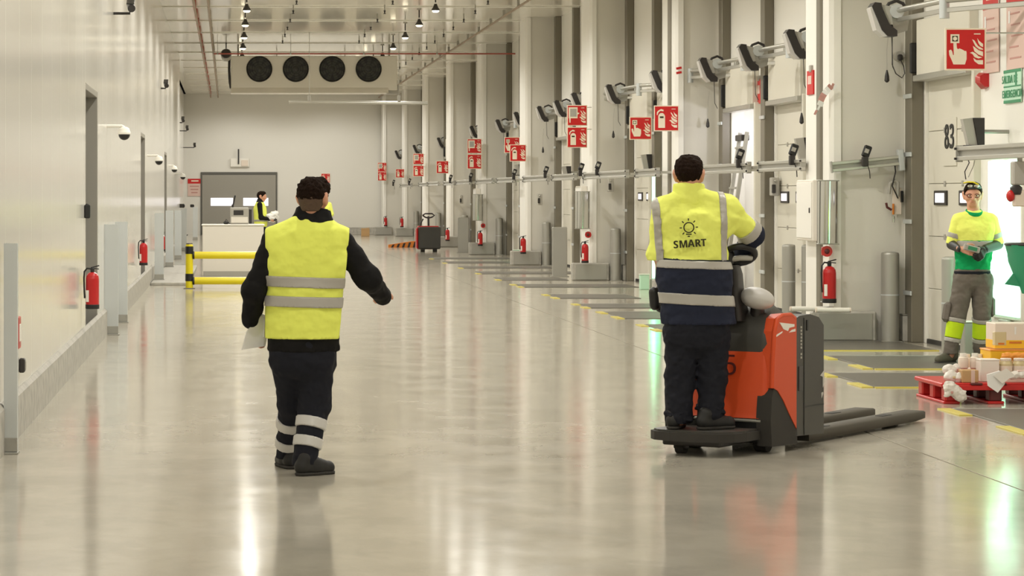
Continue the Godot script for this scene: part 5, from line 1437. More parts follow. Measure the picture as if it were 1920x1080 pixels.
# ------------------------------------------------------------------ goods on the red pallet
func goods():
	var t := 21.0
	var o := thing("plastic_pallet", "red plastic pallet loaded with mixed groceries", "pallet", Vector3(wp(1768, 0, t).x, 0, -t))
	put("deck", mb().box(Vector3(0.42, 0.148, -0.42), Vector3(0.86, 0.035, 0.84), 0.008).done(), M["pallet_red"], o)
	put("front_lip", mb().box(Vector3(0.46, 0.13, 0.012), Vector3(0.76, 0.04, 0.02), 0.005).done(), M["pallet_red"], o)
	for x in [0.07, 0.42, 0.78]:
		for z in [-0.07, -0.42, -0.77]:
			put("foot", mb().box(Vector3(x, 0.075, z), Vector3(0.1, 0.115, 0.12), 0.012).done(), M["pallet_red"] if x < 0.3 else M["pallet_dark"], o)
		put("skid", mb().box(Vector3(x, 0.011, -0.42), Vector3(0.13, 0.022, 0.84), 0.005).done(), M["pallet_red"], o)
	for x in [0.26, 0.45]: put("hand_slot", mb().box(Vector3(x, 0.16, 0.005), Vector3(0.09, 0.016, 0.05), 0.004).done(), M["pallet_dark"], o)
	var base := 0.1655
	# white bottles and wrapped packs at the corner
	var bt: Node3D = null
	var spots := [[1806, 21.35, 0.105], [1828, 21.35, 0.105], [1836, 21.75, 0.1], [1813, 21.75, 0.1]]
	for i in spots.size():
		var at := Vector3(wp(spots[i][0], 0, spots[i][1]).x, base + (0.09 if i < 2 else 0.06), -spots[i][1])
		var lab: String = ["white plastic bottle standing at the back of the pallet corner, nearer the red edge", "white plastic bottle standing beside the white carton on the pallet", "white bottle behind, close to the white carton", "white bottle behind the wrapped packs"][i]
		if bt == null:
			bt = thing("plastic_bottle", lab, "bottle", at, "white bottles on the red pallet")
			put("body", mb().lathe([Vector2(0.03, 0), Vector2(0.04, 0.01), Vector2(0.042, 0.06), Vector2(0.038, 0.09), Vector2(0.024, 0.1)], 18).done(), M["carton_pale"], bt)
			put("cap", mb().lathe([Vector2(0.026, 0.1), Vector2(0.026, 0.125)], 14).done(), M["white_plastic"], bt)
		else: copy(bt, lab, at)
	for s in [[1812, 21.45, 0.09, "small brown carton holding up the white bottles"], [1834, 21.75, 0.06, "low brown carton under the back bottles"]]:
		var q := thing("cardboard_box", s[3], "box", Vector3(wp(s[0] + 6, 0, s[1]).x, base, -s[1]))
		put("body", mb().box(Vector3(0, s[2] / 2, 0.0), Vector3(0.2, s[2] - 0.001, 0.2), 0.006).done(), M["cardboard"] if s[2] < 0.08 else M["carton_pale"], q)
		put("tape", mb().box(Vector3(0, s[2] - 0.0005, 0.0), Vector3(0.03, 0.002, 0.202), 0.0005).done(), M["pink"], q)
	var cl := [[1784, 700, 21.12, 0.05], [1780, 690, 21.25, 0.045], [1799, 697, 21.1, 0.04], [1792, 676, 21.35, 0.04]]
	for i in cl.size():
		var p := wp(cl[i][0], cl[i][1], cl[i][2])
		var r: float = cl[i][3]
		if i in [0, 2]: p.y = base + r * 0.8
		else: p.y = base + 0.085
		var q := thing("wrapped_pack", "small film-wrapped white pack at the pallet corner, %s one" % ["front lower", "upper outer", "front inner", "upper inner"][i], "pack", p, "film-wrapped packs at the pallet corner")
		put("pack", blob_mesh(blob([bone(Vector3(-r * 0.5, 0, 0), Vector3(r * 0.5, 0, 0), r * 0.8), bone(Vector3(0, -r * 0.2, r * 0.2), Vector3(0, r * 0.6, 0), r * 0.6)], 0.009, 0.02, [], 0.008, 20.0, 11 + i)), M["film"], q)
		put("print_patch", mb().box(Vector3(0.01, 0.0, r * 0.9), Vector3(0.025, 0.02, 0.012), 0.004).done(), M["faint_red"] if i % 2 else M["jar"], q)
	var hf := thing("loose_film", "crumpled clear film hanging over the pallet corner", "film", wp(1789, 735, 20.97))
	put("film", blob_mesh(blob([bone(Vector3(-0.03, 0.04, 0), Vector3(0.05, -0.03, 0.0), 0.045, 0.05), bone(Vector3(-0.05, 0.06, 0), Vector3(-0.06, -0.02, 0.01), 0.025)], 0.008, 0.02, [], 0.014, 18.0, 3)), M["film"], hf)
	put("print_patch", mb().box(Vector3(-0.03, 0.0, 0.05), Vector3(0.02, 0.02, 0.01), 0.004).done(), M["faint_red"], hf)
	# brown flat carton, white carton, white hanging sheet
	var c1 := thing("cardboard_box", "flat brown carton on the front of the red pallet", "box", Vector3(wp(1817, 0, 21.08).x, base, -21.1))
	put("body", mb().box(Vector3(0, 0.05, 0), Vector3(0.13, 0.1, 0.12), 0.006).done(), M["cardboard"], c1)
	put("tape", mb().box(Vector3(0.02, 0.05, 0.0605), Vector3(0.03, 0.1, 0.002), 0.0005).done(), M["pink"], c1)
	var c2 := thing("white_carton", "upright white carton in the middle of the red pallet", "box", Vector3(wp(1853, 0, 21.2).x, base, -21.22))
	put("body", mb().box(Vector3(0, 0.085, 0), Vector3(0.15, 0.17, 0.14), 0.005).done(), M["carton_white"], c2)
	put("lid", mb().box(Vector3(0, 0.173, 0), Vector3(0.155, 0.012, 0.145), 0.003).done(), M["white_plastic"], c2)
	var sh := thing("paper_sheet", "white sheet draped over the front edge of the red pallet", "sheet", wp(1866, 716, 20.96))
	put("sheet", mb().prism([Vector2(-0.07, 0.06), Vector2(0.03, 0.09), Vector2(0.09, 0.06), Vector2(0.07, -0.02), Vector2(0.02, -0.085), Vector2(-0.06, -0.03)], 0.012, Transform3D(Basis(Vector3.RIGHT, 0.12), Vector3.ZERO)).done(), M["paper"], sh)
	put("fold", mb().prism([Vector2(-0.02, 0.05), Vector2(0.08, 0.11), Vector2(0.14, 0.06), Vector2(0.05, -0.01)], 0.012, Transform3D(Basis(Vector3.UP, -0.35), Vector3(0, 0, 0.02))).done(), M["film"], sh)
	# two jars on their sides and the orange pack
	for s in [[1886, 21.2, "cream jar on the red pallet next to the white carton"], [1911, 21.2, "cream jar on the red pallet at the outer side"]]:
		var j := thing("glass_jar", s[2], "jar", Vector3(wp(s[0], 0, s[1]).x, base + 0.04, -s[1]), "cream jars on the red pallet")
		put("glass", mb().lathe([Vector2(0.036, 0), Vector2(0.045, 0.015), Vector2(0.05, 0.05), Vector2(0.05, 0.1), Vector2(0.04, 0.125)], 20).done(), M["jar"], j)
		put("lid", mb().lathe([Vector2(0.043, 0.125), Vector2(0.044, 0.14), Vector2(0.04, 0.145)], 20).done(), M["carton_pale"], j)
		put("label_band", mb().lathe([Vector2(0.051, 0.04), Vector2(0.0515, 0.085)], 20).done(), M["carton_pale"], j)
	var tr := thing("carton_tray", "low brown tray under the two cream jars", "tray", Vector3(wp(1900, 0, 21.2).x, base, -21.2))
	put("tray", mb().box(Vector3(0.02, 0.019, 0), Vector3(0.26, 0.037, 0.16), 0.004).done(), M["cardboard"], tr)
	put("tray_edge", mb().box(Vector3(0.02, 0.02, 0.084), Vector3(0.26, 0.038, 0.006), 0.001).done(), M["carton_pale"], tr)
	var fl := thing("flat_pack", "pinkish film pack on the front of the pallet below the jars", "pack", wp(1912, 704, 21.02))
	put("pack", blob_mesh(blob([bone(Vector3(-0.06, 0, 0), Vector3(0.1, 0.015, 0), 0.03, 0.035)], 0.01, 0.02, [], 0.01, 25.0, 8)), M["film"], fl)
	put("print_patch", mb().box(Vector3(0.03, 0.035, 0.0), Vector3(0.1, 0.012, 0.04), 0.004).done(), M["pink"], fl)
	# stacked cartons behind
	var y1 := thing("yellow_tray_carton", "yellow carton under the pale carton behind the jars", "box", Vector3(wp(1893, 0, 21.6).x, 0.1655, -21.66))
	put("body", mb().box(Vector3(0.0, 0.115, 0), Vector3(0.36, 0.23, 0.3), 0.006).done(), M["carton_yellow"], y1)
	put("dark_logo", mb().ball(Vector3(-0.068, 0.185, 0.15), Vector3(0.011, 0.014, 0.004)).done(), M["dark_print"], y1)
	put("lid_edge", mb().box(Vector3(0.0, 0.228, 0), Vector3(0.368, 0.012, 0.308), 0.003).done(), M["pack_orange"], y1)
	var y2 := thing("pale_carton", "pale carton with a yellow lower half on top of the yellow carton", "box", Vector3(wp(1897, 0, 21.65).x, 0.4005, -21.68))
	put("body", mb().box(Vector3(0, 0.105, 0), Vector3(0.33, 0.21, 0.26), 0.006).done(), M["carton_pale"], y2)
	put("yellow_band", mb().box(Vector3(0, 0.04, 0.0), Vector3(0.333, 0.07, 0.263), 0.003).done(), M["carton_yellow"], y2)
	put("side_print", mb().box(Vector3(-0.12, 0.085, 0.1), Vector3(0.095, 0.11, 0.065), 0.003).done(), M["jar"], y2)
	for s in [[-0.115, 0.045, 0.05], [0.0, 0.055, 0.1]]: put("print_line", mb().box(Vector3(s[0], s[1], 0.1335), Vector3(s[2], 0.016, 0.003), 0.001).done(), M["orange_stripe"], y2)
	put("white_tab", mb().box(Vector3(0.0, 0.15, 0.131), Vector3(0.014, 0.06, 0.004), 0.001).done(), M["paper"], y2)
	var op := thing("orange_pack", "orange film pack lying in front of the yellow carton on the pallet", "pack", wp(1903, 668, 21.4))
	put("pack", blob_mesh(blob([bone(Vector3(-0.08, 0, 0), Vector3(0.1, 0.0, 0), 0.03, 0.03)], 0.01, 0.02, [], 0.008, 25.0, 18)), M["pack_orange"], op)
	put("white_end", mb().ball(Vector3(0.1, 0.0, 0.01), Vector3(0.03, 0.03, 0.03)).done(), M["paper"], op)
	var ob := thing("pack_support", "brown carton under the orange pack between the jars and the yellow carton", "box", Vector3(wp(1905, 0, 21.4).x, base, -21.4))
	put("body", mb().box(Vector3(0.0, 0.075, 0), Vector3(0.26, 0.15, 0.1), 0.005).done(), M["cardboard"], ob)
	put("tape", mb().box(Vector3(0.0, 0.1505, 0), Vector3(0.04, 0.002, 0.1), 0.0005).done(), M["pink"], ob)
	# green waste bag in its hoop
	var gb := thing("waste_bag", "translucent green waste bag hanging in a dark hoop before the bright dock", "bag", wp(1925, 458, 22.7))
	var hoop := []
	for i in 25: hoop.append(Vector3(cos(TAU * i / 24.0) * 0.175, 0.0, sin(TAU * i / 24.0) * 0.16))
	put("hoop", mb().pipe(hoop, 0.012).done(), M["dark_plastic"], gb)
	var rings: Array = []
	for l in [[-0.42, 0.04], [-0.36, 0.06], [-0.28, 0.1], [-0.15, 0.14], [-0.03, 0.165], [-0.005, 0.17]]:
		var r := PackedVector3Array()
		for i in 24:
			var a := TAU * i / 24.0
			var k: float = l[1] * (1.0 + 0.08 * sin(a * 5.0 + l[0] * 12.0))
			r.append(Vector3(sin(a) * k, l[0], cos(a) * k))
		rings.append(r)
	put("bag", mb().loft(rings).done(), M["green_bag"], gb)
	put("loose_corner", mb().prism([Vector2(-0.19, -0.34), Vector2(-0.06, -0.36), Vector2(-0.05, -0.26), Vector2(-0.12, -0.25)], 0.02, Transform3D(Basis.IDENTITY, Vector3(0, 0, 0.0))).done(), M["green_bag"], gb)
	put("pole", mb().tube(Vector3(0.19, 0.0, 0), Vector3(0.19, -gb.position.y + 0.02, 0), 0.015).done(), M["dark_plastic"], gb)
	put("foot", mb().lathe([Vector2(0.14, 0.0), Vector2(0.13, 0.02)], 18, Vector3(0.19, -gb.position.y, 0)).done(), M["dark_plastic"], gb)

# ------------------------------------------------------------------ people
var root_at := Vector3.ZERO
var root_t := 0.0
func lp(px: float, py: float, ahead := 0.0) -> Vector3:   # a point in a person's own space, ahead = further down the hall
	return wp(px, py, root_t + ahead) - root_at

func body_mesh(core: Array, head: Array, hands: Array, cell := 0.018) -> ArrayMesh:
	var a := blob(core, cell, 0.05)
	a = blob(head, 0.0055, 0.022, [], 0.0, 1.0, 1, a)
	for h in hands: a = blob(h, 0.0045, 0.008, [], 0.0, 1.0, 1, a)
	return blob_mesh(a)

func shrink(bones: Array, by: float) -> Array:
	var o := []
	for b in bones: o.append([b[0], b[1], maxf(b[2] - by, 0.02), maxf(b[3] - by, 0.02), b[4]])
	return o

func shoe(parent: Node3D, heel: Vector3, dir: Vector3, m: String, ln := 0.29):
	dir.y = 0
	dir = dir.normalized()
	var sd := Vector3(-dir.z, 0, dir.x)
	var toe := heel + dir * (ln - 0.09)
	var y0 := Vector3(0, 0.0, 0)
	var bs := [bone(heel + Vector3(0, 0.045, 0), heel + dir * 0.1 + Vector3(0, 0.045, 0), 0.04, 0.042), bone(heel + dir * 0.09 + Vector3(0, 0.042, 0), toe + Vector3(0, 0.038, 0), 0.044, 0.042), bone(heel + Vector3(0, 0.06, 0), heel + dir * 0.02 + Vector3(0, 0.10, 0), 0.042, 0.046), bone(heel + dir * 0.05 + Vector3(0, 0.09, 0), heel + dir * 0.14 + Vector3(0, 0.055, 0), 0.04, 0.036)]
	var s := put("shoe", blob_mesh(blob(bs, 0.008, 0.02, [[Vector3.DOWN, -(heel.y + 0.016)]])), M[m], parent)
	var so := [bone(heel + Vector3(0, 0.012, 0), heel + dir * 0.1 + Vector3(0, 0.012, 0), 0.043, 0.043), bone(heel + dir * 0.1 + Vector3(0, 0.012, 0), toe + Vector3(0, 0.012, 0), 0.047, 0.044)]
	put("sole", blob_mesh(blob(so, 0.008, 0.01, [[Vector3.UP, heel.y + 0.02], [Vector3.DOWN, -(heel.y + 0.001)]])), M["rubber"], s)
	for i in 3:
		var c := heel + dir * (0.09 + 0.025 * i) + Vector3(0, 0.113 - 0.014 * i, 0)
		put("lace", mb().tube(c - sd * 0.022, c + sd * 0.022, 0.0035, -1, 6).done(), M["grey_plastic"], s)

func ring_band(called: String, parent: Node3D, bones: Array, p: Vector3, axis: Vector3, h: float, m: String, by := 0.006, cell := 0.008, k := 0.03, extra := []):
	axis = axis.normalized()
	var cuts := [[axis, axis.dot(p) + h / 2], [-axis, -axis.dot(p) + h / 2]]
	put(called, blob_mesh(blob(grow(bones, by), cell, k, cuts + extra, 0.0)), M[m], parent)

func hair_on(parent: Node3D, c: Vector3, f: Vector3, m: String, tuft: float, back_low: float, short_m := ""):
	f = f.normalized()
	var r := f.cross(Vector3.UP).normalized()
	var bs := [bone(c - f * 0.028 + Vector3.UP * 0.018, c + f * 0.026 + Vector3.UP * 0.024, 0.088, 0.085), bone(c - f * 0.02 + Vector3.UP * 0.055 - r * 0.02, c + f * 0.05 + Vector3.UP * 0.06 + r * 0.02, 0.06, 0.055)]
	var n1 := (f * 0.75 - Vector3.UP * 0.66).normalized()
	put("hair", blob_mesh(blob(bs, 0.006, 0.03, [[n1, n1.dot(c) + 0.028], [Vector3.DOWN, -(c.y + back_low)]], tuft, 26.0, 5)), M[m], parent)
	if short_m != "":
		var bs2 := [bone(c - f * 0.026 + Vector3.UP * 0.01, c + f * 0.02 + Vector3.UP * 0.01, 0.0835, 0.081), bone(c - f * 0.03 - Vector3.UP * 0.06, c - f * 0.03, 0.064, 0.07)]
		put("short_hair", blob_mesh(blob(bs2, 0.006, 0.03, [[n1, n1.dot(c) + 0.02], [Vector3.UP, c.y + back_low + 0.02], [Vector3.DOWN, -(c.y - 0.085)]], 0.003, 60.0, 6)), M[short_m], parent)

func walker():
	root_t = 15.75
	root_at = wp(570, 365 + 5000 * EYE / root_t, root_t)
	var o := thing("person", "man in a yellow safety vest over black clothes walking away with papers in one hand", "person", root_at)
	# torso and limbs
	var torso := [bone(lp(572, 480), lp(572, 560), 0.150, 0.146, Vector3(1.38, 1, 0.92)), bone(lp(572, 560), lp(570, 645), 0.146, 0.148, Vector3(1.34, 1, 0.92)), bone(lp(578, 424), lp(520, 449), 0.062, 0.066), bone(lp(578, 424), lp(634, 449), 0.062, 0.066), bone(lp(536, 470), lp(610, 470), 0.11, 0.11, Vector3(1, 1, 1.05))]
	var arm_l := [bone(lp(512, 458), lp(476, 545, -0.06), 0.074, 0.066), bone(lp(476, 545, -0.06), lp(470, 600, 0.06), 0.064, 0.052)]
	var arm_r := [bone(lp(643, 460), lp(690, 522, -0.02), 0.078, 0.07), bone(lp(690, 522, -0.02), lp(717, 556, 0.2), 0.068, 0.055)]
	var hips := [bone(lp(568, 640), lp(568, 668), 0.15, 0.152, Vector3(1.30, 1, 0.95))]
	var leg_l := [bone(lp(541, 672), lp(547, 755, 0.14), 0.108, 0.082), bone(lp(547, 755, 0.14), lp(537, 852, 0.36), 0.078, 0.062)]
	var leg_r := [bone(lp(592, 672), lp(590, 758, 0.03), 0.112, 0.092), bone(lp(590, 758, 0.03), lp(570, 868, -0.06), 0.09, 0.07)]
	var hc := lp(588, 369) + Vector3(0, 0.0, 0)
	var f := Vector3(0.45, 0.0, -0.89)
	var neck := [bone(hc + Vector3(-0.01, -0.06, 0.02), lp(582, 430), 0.056, 0.066)]
	var hd_l := hand_bones(lp(474, 612, 0.08), Vector3(0.1, -1, -0.25), Vector3(0.6, 0, -0.7), Vector3(-0.2, 0, -1), 0.55)
	var hd_r := hand_bones(lp(719, 557, 0.27), Vector3(0.2, 0.08, -1), Vector3(0, -1, 0), Vector3(-1, 0, -0.2), 0.3)
	put("body", body_mesh(shrink(torso + hips + arm_l + arm_r + leg_l + leg_r + neck, 0.034), head_bones(hc, f) + neck, [hd_l, hd_r]), M["skin"], o)
	hair_on(o, hc, f, "hair", 0.011, -0.015, "hair_short")
	var jk := torso + arm_l + arm_r + hips
	put("jacket", blob_mesh(blob(jk, 0.012, 0.045, [[Vector3.DOWN, -(lp(0, 659).y)]], 0.010, 8.0)), M["cloth_black"], o)
	put("collar", blob_mesh(blob([bone(lp(585, 426), lp(587, 395, 0.01), 0.122, 0.088, Vector3(1.2, 1, 0.86))], 0.009, 0.03, [[Vector3(0.12, 1, -0.2).normalized(), Vector3(0.12, 1, -0.2).normalized().dot(lp(588, 391))]], 0.006, 9.0)), M["cloth_black"], o)
	# vest: the torso a size larger, open at the arms
	var vest_b := grow(torso, 0.016) + [bone(lp(574, 600), lp(575, 640), 0.162, 0.17, Vector3(1.40, 1, 0.95)), bone(lp(506, 446), lp(648, 446), 0.05, 0.05, Vector3(1, 1, 1.4)), bone(lp(558, 438), lp(614, 440), 0.08, 0.08, Vector3(1, 1, 1.6)), bone(lp(524, 500), lp(630, 500), 0.115, 0.115, Vector3(1, 1, 1.1))]
	var vcut := [[Vector3.DOWN, -(lp(0, 634).y)], [Vector3.LEFT, -lp(497, 0).x], [Vector3(1, -0.1, 0).normalized(), Vector3(1, -0.1, 0).normalized().dot(lp(651, 470))]]
	put("vest", blob_mesh(blob(vest_b, 0.011, 0.05, vcut, 0.011, 7.0, 12)), M["vest"], o)
	for y in [[526, 531], [563, 567]]:
		var ax := Vector3(y[1] - y[0], 155.0, 0).normalized()
		ring_band("reflective_band", o, vest_b, lp(574, (y[0] + y[1]) / 2.0), ax, 0.064, "reflective", 0.014, 0.008, 0.05, vcut.slice(1).map(func(c): return [c[0], c[1] + 0.004]))
	put("trousers", blob_mesh(blob(hips + leg_l + leg_r, 0.011, 0.03, [[Vector3.DOWN, -(0.055)]], 0.009, 9.0, 3)), M["cloth_dark"], o)
	var ax_l: Vector3 = leg_l[1][0] - leg_l[1][1]
	var ax_r: Vector3 = leg_r[1][0] - leg_r[1][1]
	for y in [792.0, 828.0]:
		ring_band("leg_band", o, leg_l, leg_l[1][0].lerp(leg_l[1][1], (y - 755) / 97.0), ax_l, 0.062, "reflective_white", 0.011)
		ring_band("leg_band", o, leg_r, leg_r[1][0].lerp(leg_r[1][1], (y + 2 - 758) / 110.0), ax_r + Vector3(0.0, 0, 0), 0.062, "reflective_white", 0.011)
	shoe(o, lp(566, 0, -0.1) * Vector3(1, 0, 1), Vector3(0.72, 0, -0.5), "shoe", 0.28)
	shoe(o, lp(545, 0, 0.3) * Vector3(1, 0, 1), Vector3(-0.28, 0, -1), "shoe", 0.28)
	# papers in his left hand: held, so a thing of their own
	var pa := thing("paper_bundle", "crumpled white papers held in the walking man's lowered hand", "papers", root_at + lp(478, 622, 0.08))
	put("sheet", mb().prism([Vector2(-0.07, -0.075), Vector2(0.05, -0.06), Vector2(0.075, 0.05), Vector2(0.02, 0.09), Vector2(-0.045, 0.01)], 0.01, Transform3D(Basis(Vector3.UP, 0.4), Vector3(0, -0.01, 0.02)).scaled_local(Vector3(1.25, 1.25, 1))).done(), M["paper"], pa)
	put("sheet", mb().prism([Vector2(0.0, -0.02), Vector2(0.07, -0.03), Vector2(0.075, 0.1), Vector2(0.04, 0.11), Vector2(0.01, 0.06)], 0.012, Transform3D(Basis(Vector3.UP, -0.5), Vector3(0, 0.0, -0.03))).done(), M["paper"], pa)

func driver():
	root_t = 16.95
	root_at = Vector3(wp(1308, 0, root_t).x, 0.163, -root_t)
	var o := thing("person", "driver in a yellow and navy jacket standing on the orange pallet truck", "person", root_at)
	var torso := [bone(lp(1300, 455), lp(1302, 520), 0.150, 0.155, Vector3(1.42, 1, 0.95)), bone(lp(1302, 520), lp(1310, 605), 0.155, 0.164, Vector3(1.42, 1, 0.98)), bone(lp(1292, 366), lp(1246, 388), 0.07, 0.07), bone(lp(1292, 366), lp(1362, 386), 0.07, 0.074), bone(lp(1262, 415), lp(1344, 415), 0.115, 0.115, Vector3(1, 1, 1.05))]
	var arm_l := [bone(lp(1246, 395), lp(1233, 478, 0.06), 0.074, 0.066), bone(lp(1233, 478, 0.06), lp(1240, 540, 0.26), 0.062, 0.05)]
	var el := lp(1411, 440, 0.1)
	var arm_r := [bone(lp(1362, 395), el, 0.08, 0.074)]
	var fore_r := [bone(el, lp(1392, 474, 0.24), 0.07, 0.055)]
	var hips := [bone(lp(1306, 600), lp(1306, 625), 0.15, 0.15, Vector3(1.36, 1, 0.98))]
	var leg_l := [bone(lp(1277, 625), lp(1275, 705, 0.03), 0.108, 0.092), bone(lp(1275, 705, 0.03), lp(1272, 785, 0.0), 0.092, 0.086)]
	var leg_r := [bone(lp(1336, 625), lp(1336, 705, 0.02), 0.108, 0.094), bone(lp(1336, 705, 0.02), lp(1331, 780, -0.02), 0.092, 0.08)]
	var hc := lp(1292, 325)
	var f := Vector3(0.25, 0.0, -0.97)
	var neck := [bone(hc + Vector3(0, -0.06, 0.02), lp(1292, 378), 0.058, 0.068)]
	var hd_l := hand_bones(lp(1238, 548, 0.27), Vector3(-0.1, -0.75, -0.6), Vector3(0.7, 0, -0.5), Vector3(0.2, 0.2, -0.9), 0.7)
	var hd_r := hand_bones(lp(1394, 470, 0.23), Vector3(-0.3, -0.25, -0.9), Vector3(-0.2, -0.9, 0.2), Vector3(-0.9, 0, 0.2), 0.8)
	put("body", body_mesh(shrink(torso + hips + arm_l + arm_r + fore_r + leg_l + leg_r + neck, 0.036), head_bones(hc, f) + neck, [hd_l, hd_r]), M["skin"], o)
	hair_on(o, hc, f, "hair", 0.008, -0.075)
	var glb: Array = hd_l.map(func(b): return [b[0], b[1], b[2] + 0.006, b[3] + 0.006, b[4]])
	put("glove", blob_mesh(blob(glb + [bone(lp(1227, 548, 0.2), lp(1228, 572, 0.2), 0.036, 0.034)], 0.006, 0.012)), M["black"], o)
	var gl2: Array = hd_r.map(func(b): return [b[0], b[1], b[2] + 0.006, b[3] + 0.006, b[4]])
	put("glove", blob_mesh(blob(gl2, 0.006, 0.012)), M["black"], o)
	var y_band1 := lp(0, 496).y
	var up := Vector3(0.03, 1, 0).normalized()
	var p1 := lp(1305, 491)
	var top := torso + arm_l + arm_r
	put("jacket_upper", blob_mesh(blob(torso.slice(0, 1) + torso.slice(2) + arm_l + arm_r, 0.012, 0.05, [[-up, -up.dot(p1)], [(el - lp(1362, 395)).normalized(), (el - lp(1362, 395)).normalized().dot(lp(1362, 395).lerp(el, 0.78))]], 0.010, 8.0, 4)), M["hiviz"], o)
	put("jacket_lower", blob_mesh(blob(grow(torso.slice(0, 2), 0.002), 0.012, 0.05, [[up, up.dot(p1) + 0.02], [Vector3.DOWN, -lp(0, 608).y]], 0.008, 8.0, 4)), M["cloth_navy"], o)
	put("collar", blob_mesh(blob([bone(lp(1291, 370), lp(1291, 352, 0.0), 0.1, 0.094, Vector3(1.08, 1, 0.86))], 0.009, 0.03, [[Vector3(0, 1, -0.15).normalized(), Vector3(0, 1, -0.15).normalized().dot(lp(1291, 345))]], 0.005, 9.0)), M["hiviz"], o)
	ring_band("reflective_band", o, torso.slice(0, 2), lp(1305, 496), up, 0.052, "reflective", 0.009, 0.008, 0.05)
	ring_band("reflective_band", o, torso.slice(0, 2), lp(1307, 561), Vector3(0.05, 1, 0), 0.07, "reflective", 0.009, 0.008, 0.05)
	# vertical stripes over the shoulder blades
	for s in [[1351, 376, 1353, 482, 0.046], [1228, 395, 1236, 482, 0.044]]:
		var c := (lp(s[0], s[1]) + lp(s[2], s[3])) / 2
		var n := Vector3((s[3] - s[1]), (s[2] - s[0]), 0).normalized()
		var back := [[n, n.dot(c) + s[4] / 2], [-n, -n.dot(c) + s[4] / 2], [Vector3.DOWN, -lp(0, 490).y], [Vector3(0, 0, -1), 0.06]]
		var src := torso.slice(0, 1) + torso.slice(2) + (arm_l if s[0] < 1300 else arm_r)
		put("reflective_stripe", blob_mesh(blob(grow(src, 0.006), 0.009, 0.05, back, 0.010, 8.0, 4)), M["reflective"], o)
	# sleeve end and cuff band of the raised arm
	var axr := (el - lp(1362, 395)).normalized()
	ring_band("sleeve_band", o, arm_r + fore_r, lp(1362, 395).lerp(el, 0.86), axr, 0.06, "reflective", 0.007, 0.008, 0.03)
	put("sleeve_end", blob_mesh(blob(arm_r + fore_r, 0.010, 0.03, [[-axr, -axr.dot(lp(1362, 395).lerp(el, 0.84))]], 0.006, 9.0)), M["cloth_navy"], o)
	put("trousers", blob_mesh(blob(hips + leg_l + leg_r, 0.011, 0.03, [[Vector3.DOWN, -0.035]], 0.012, 10.0, 9)), M["cloth_dark"], o)
	put("trouser_fold", blob_mesh(blob([bone(lp(1270, 776), lp(1274, 784), 0.09, 0.088, Vector3(1, 0.35, 1))], 0.01, 0.02, [], 0.01, 14.0, 2)), M["cloth_dark"], o)
	put("trouser_fold", blob_mesh(blob([bone(lp(1331, 764), lp(1333, 772), 0.088, 0.086, Vector3(1, 0.4, 1))], 0.01, 0.02, [], 0.01, 14.0, 2)), M["cloth_dark"], o)
	shoe(o, lp(1262, 0, -0.04) * Vector3(1, 0, 1), Vector3(0.35, 0, -0.9), "shoe")
	shoe(o, lp(1318, 0, -0.08) * Vector3(1, 0, 1), Vector3(0.9, 0, -0.45), "shoe")
	# printed emblem on the back: ring, rays, base and the word
	var zb := 0.168
	var em := lp(1283, 426)
	var sz := 1.0 / 295.0
	var rp := []
	for i in 29: rp.append(Vector3(em.x + cos(TAU * i / 28.0) * 9.2 * sz, em.y + sin(TAU * i / 28.0) * 9.2 * sz, zb))
	put("emblem_ring", mb().pipe(rp, 0.0042, 6).done(), M["dark_print"], o)
	for i in 8:
		if i == 6: continue
		var a := TAU * i / 8.0 + 0.05
		var d := Vector3(cos(a), sin(a), 0)
		put("emblem_ray", mb().tube(Vector3(em.x, em.y, zb) + d * 12.8 * sz, Vector3(em.x, em.y, zb) + d * 17.0 * sz, 0.004, -1, 6).done(), M["dark_print"], o)
	for q in [[12.4, 5.2], [16.2, 2.0]]: put("emblem_base", mb().tube(Vector3(em.x - q[1] * sz, em.y - q[0] * sz, zb), Vector3(em.x + q[1] * sz, em.y - q[0] * sz, zb), 0.0045, -1, 6).done(), M["dark_print"], o)
	var tx := put("lettering", text("SMART", 0.046, 0.01), M["dark_print"], o)
	tx.position = Vector3(lp(1285, 0).x, lp(0, 456).y, zb - 0.002)
	tx.rotation.z = 0.07

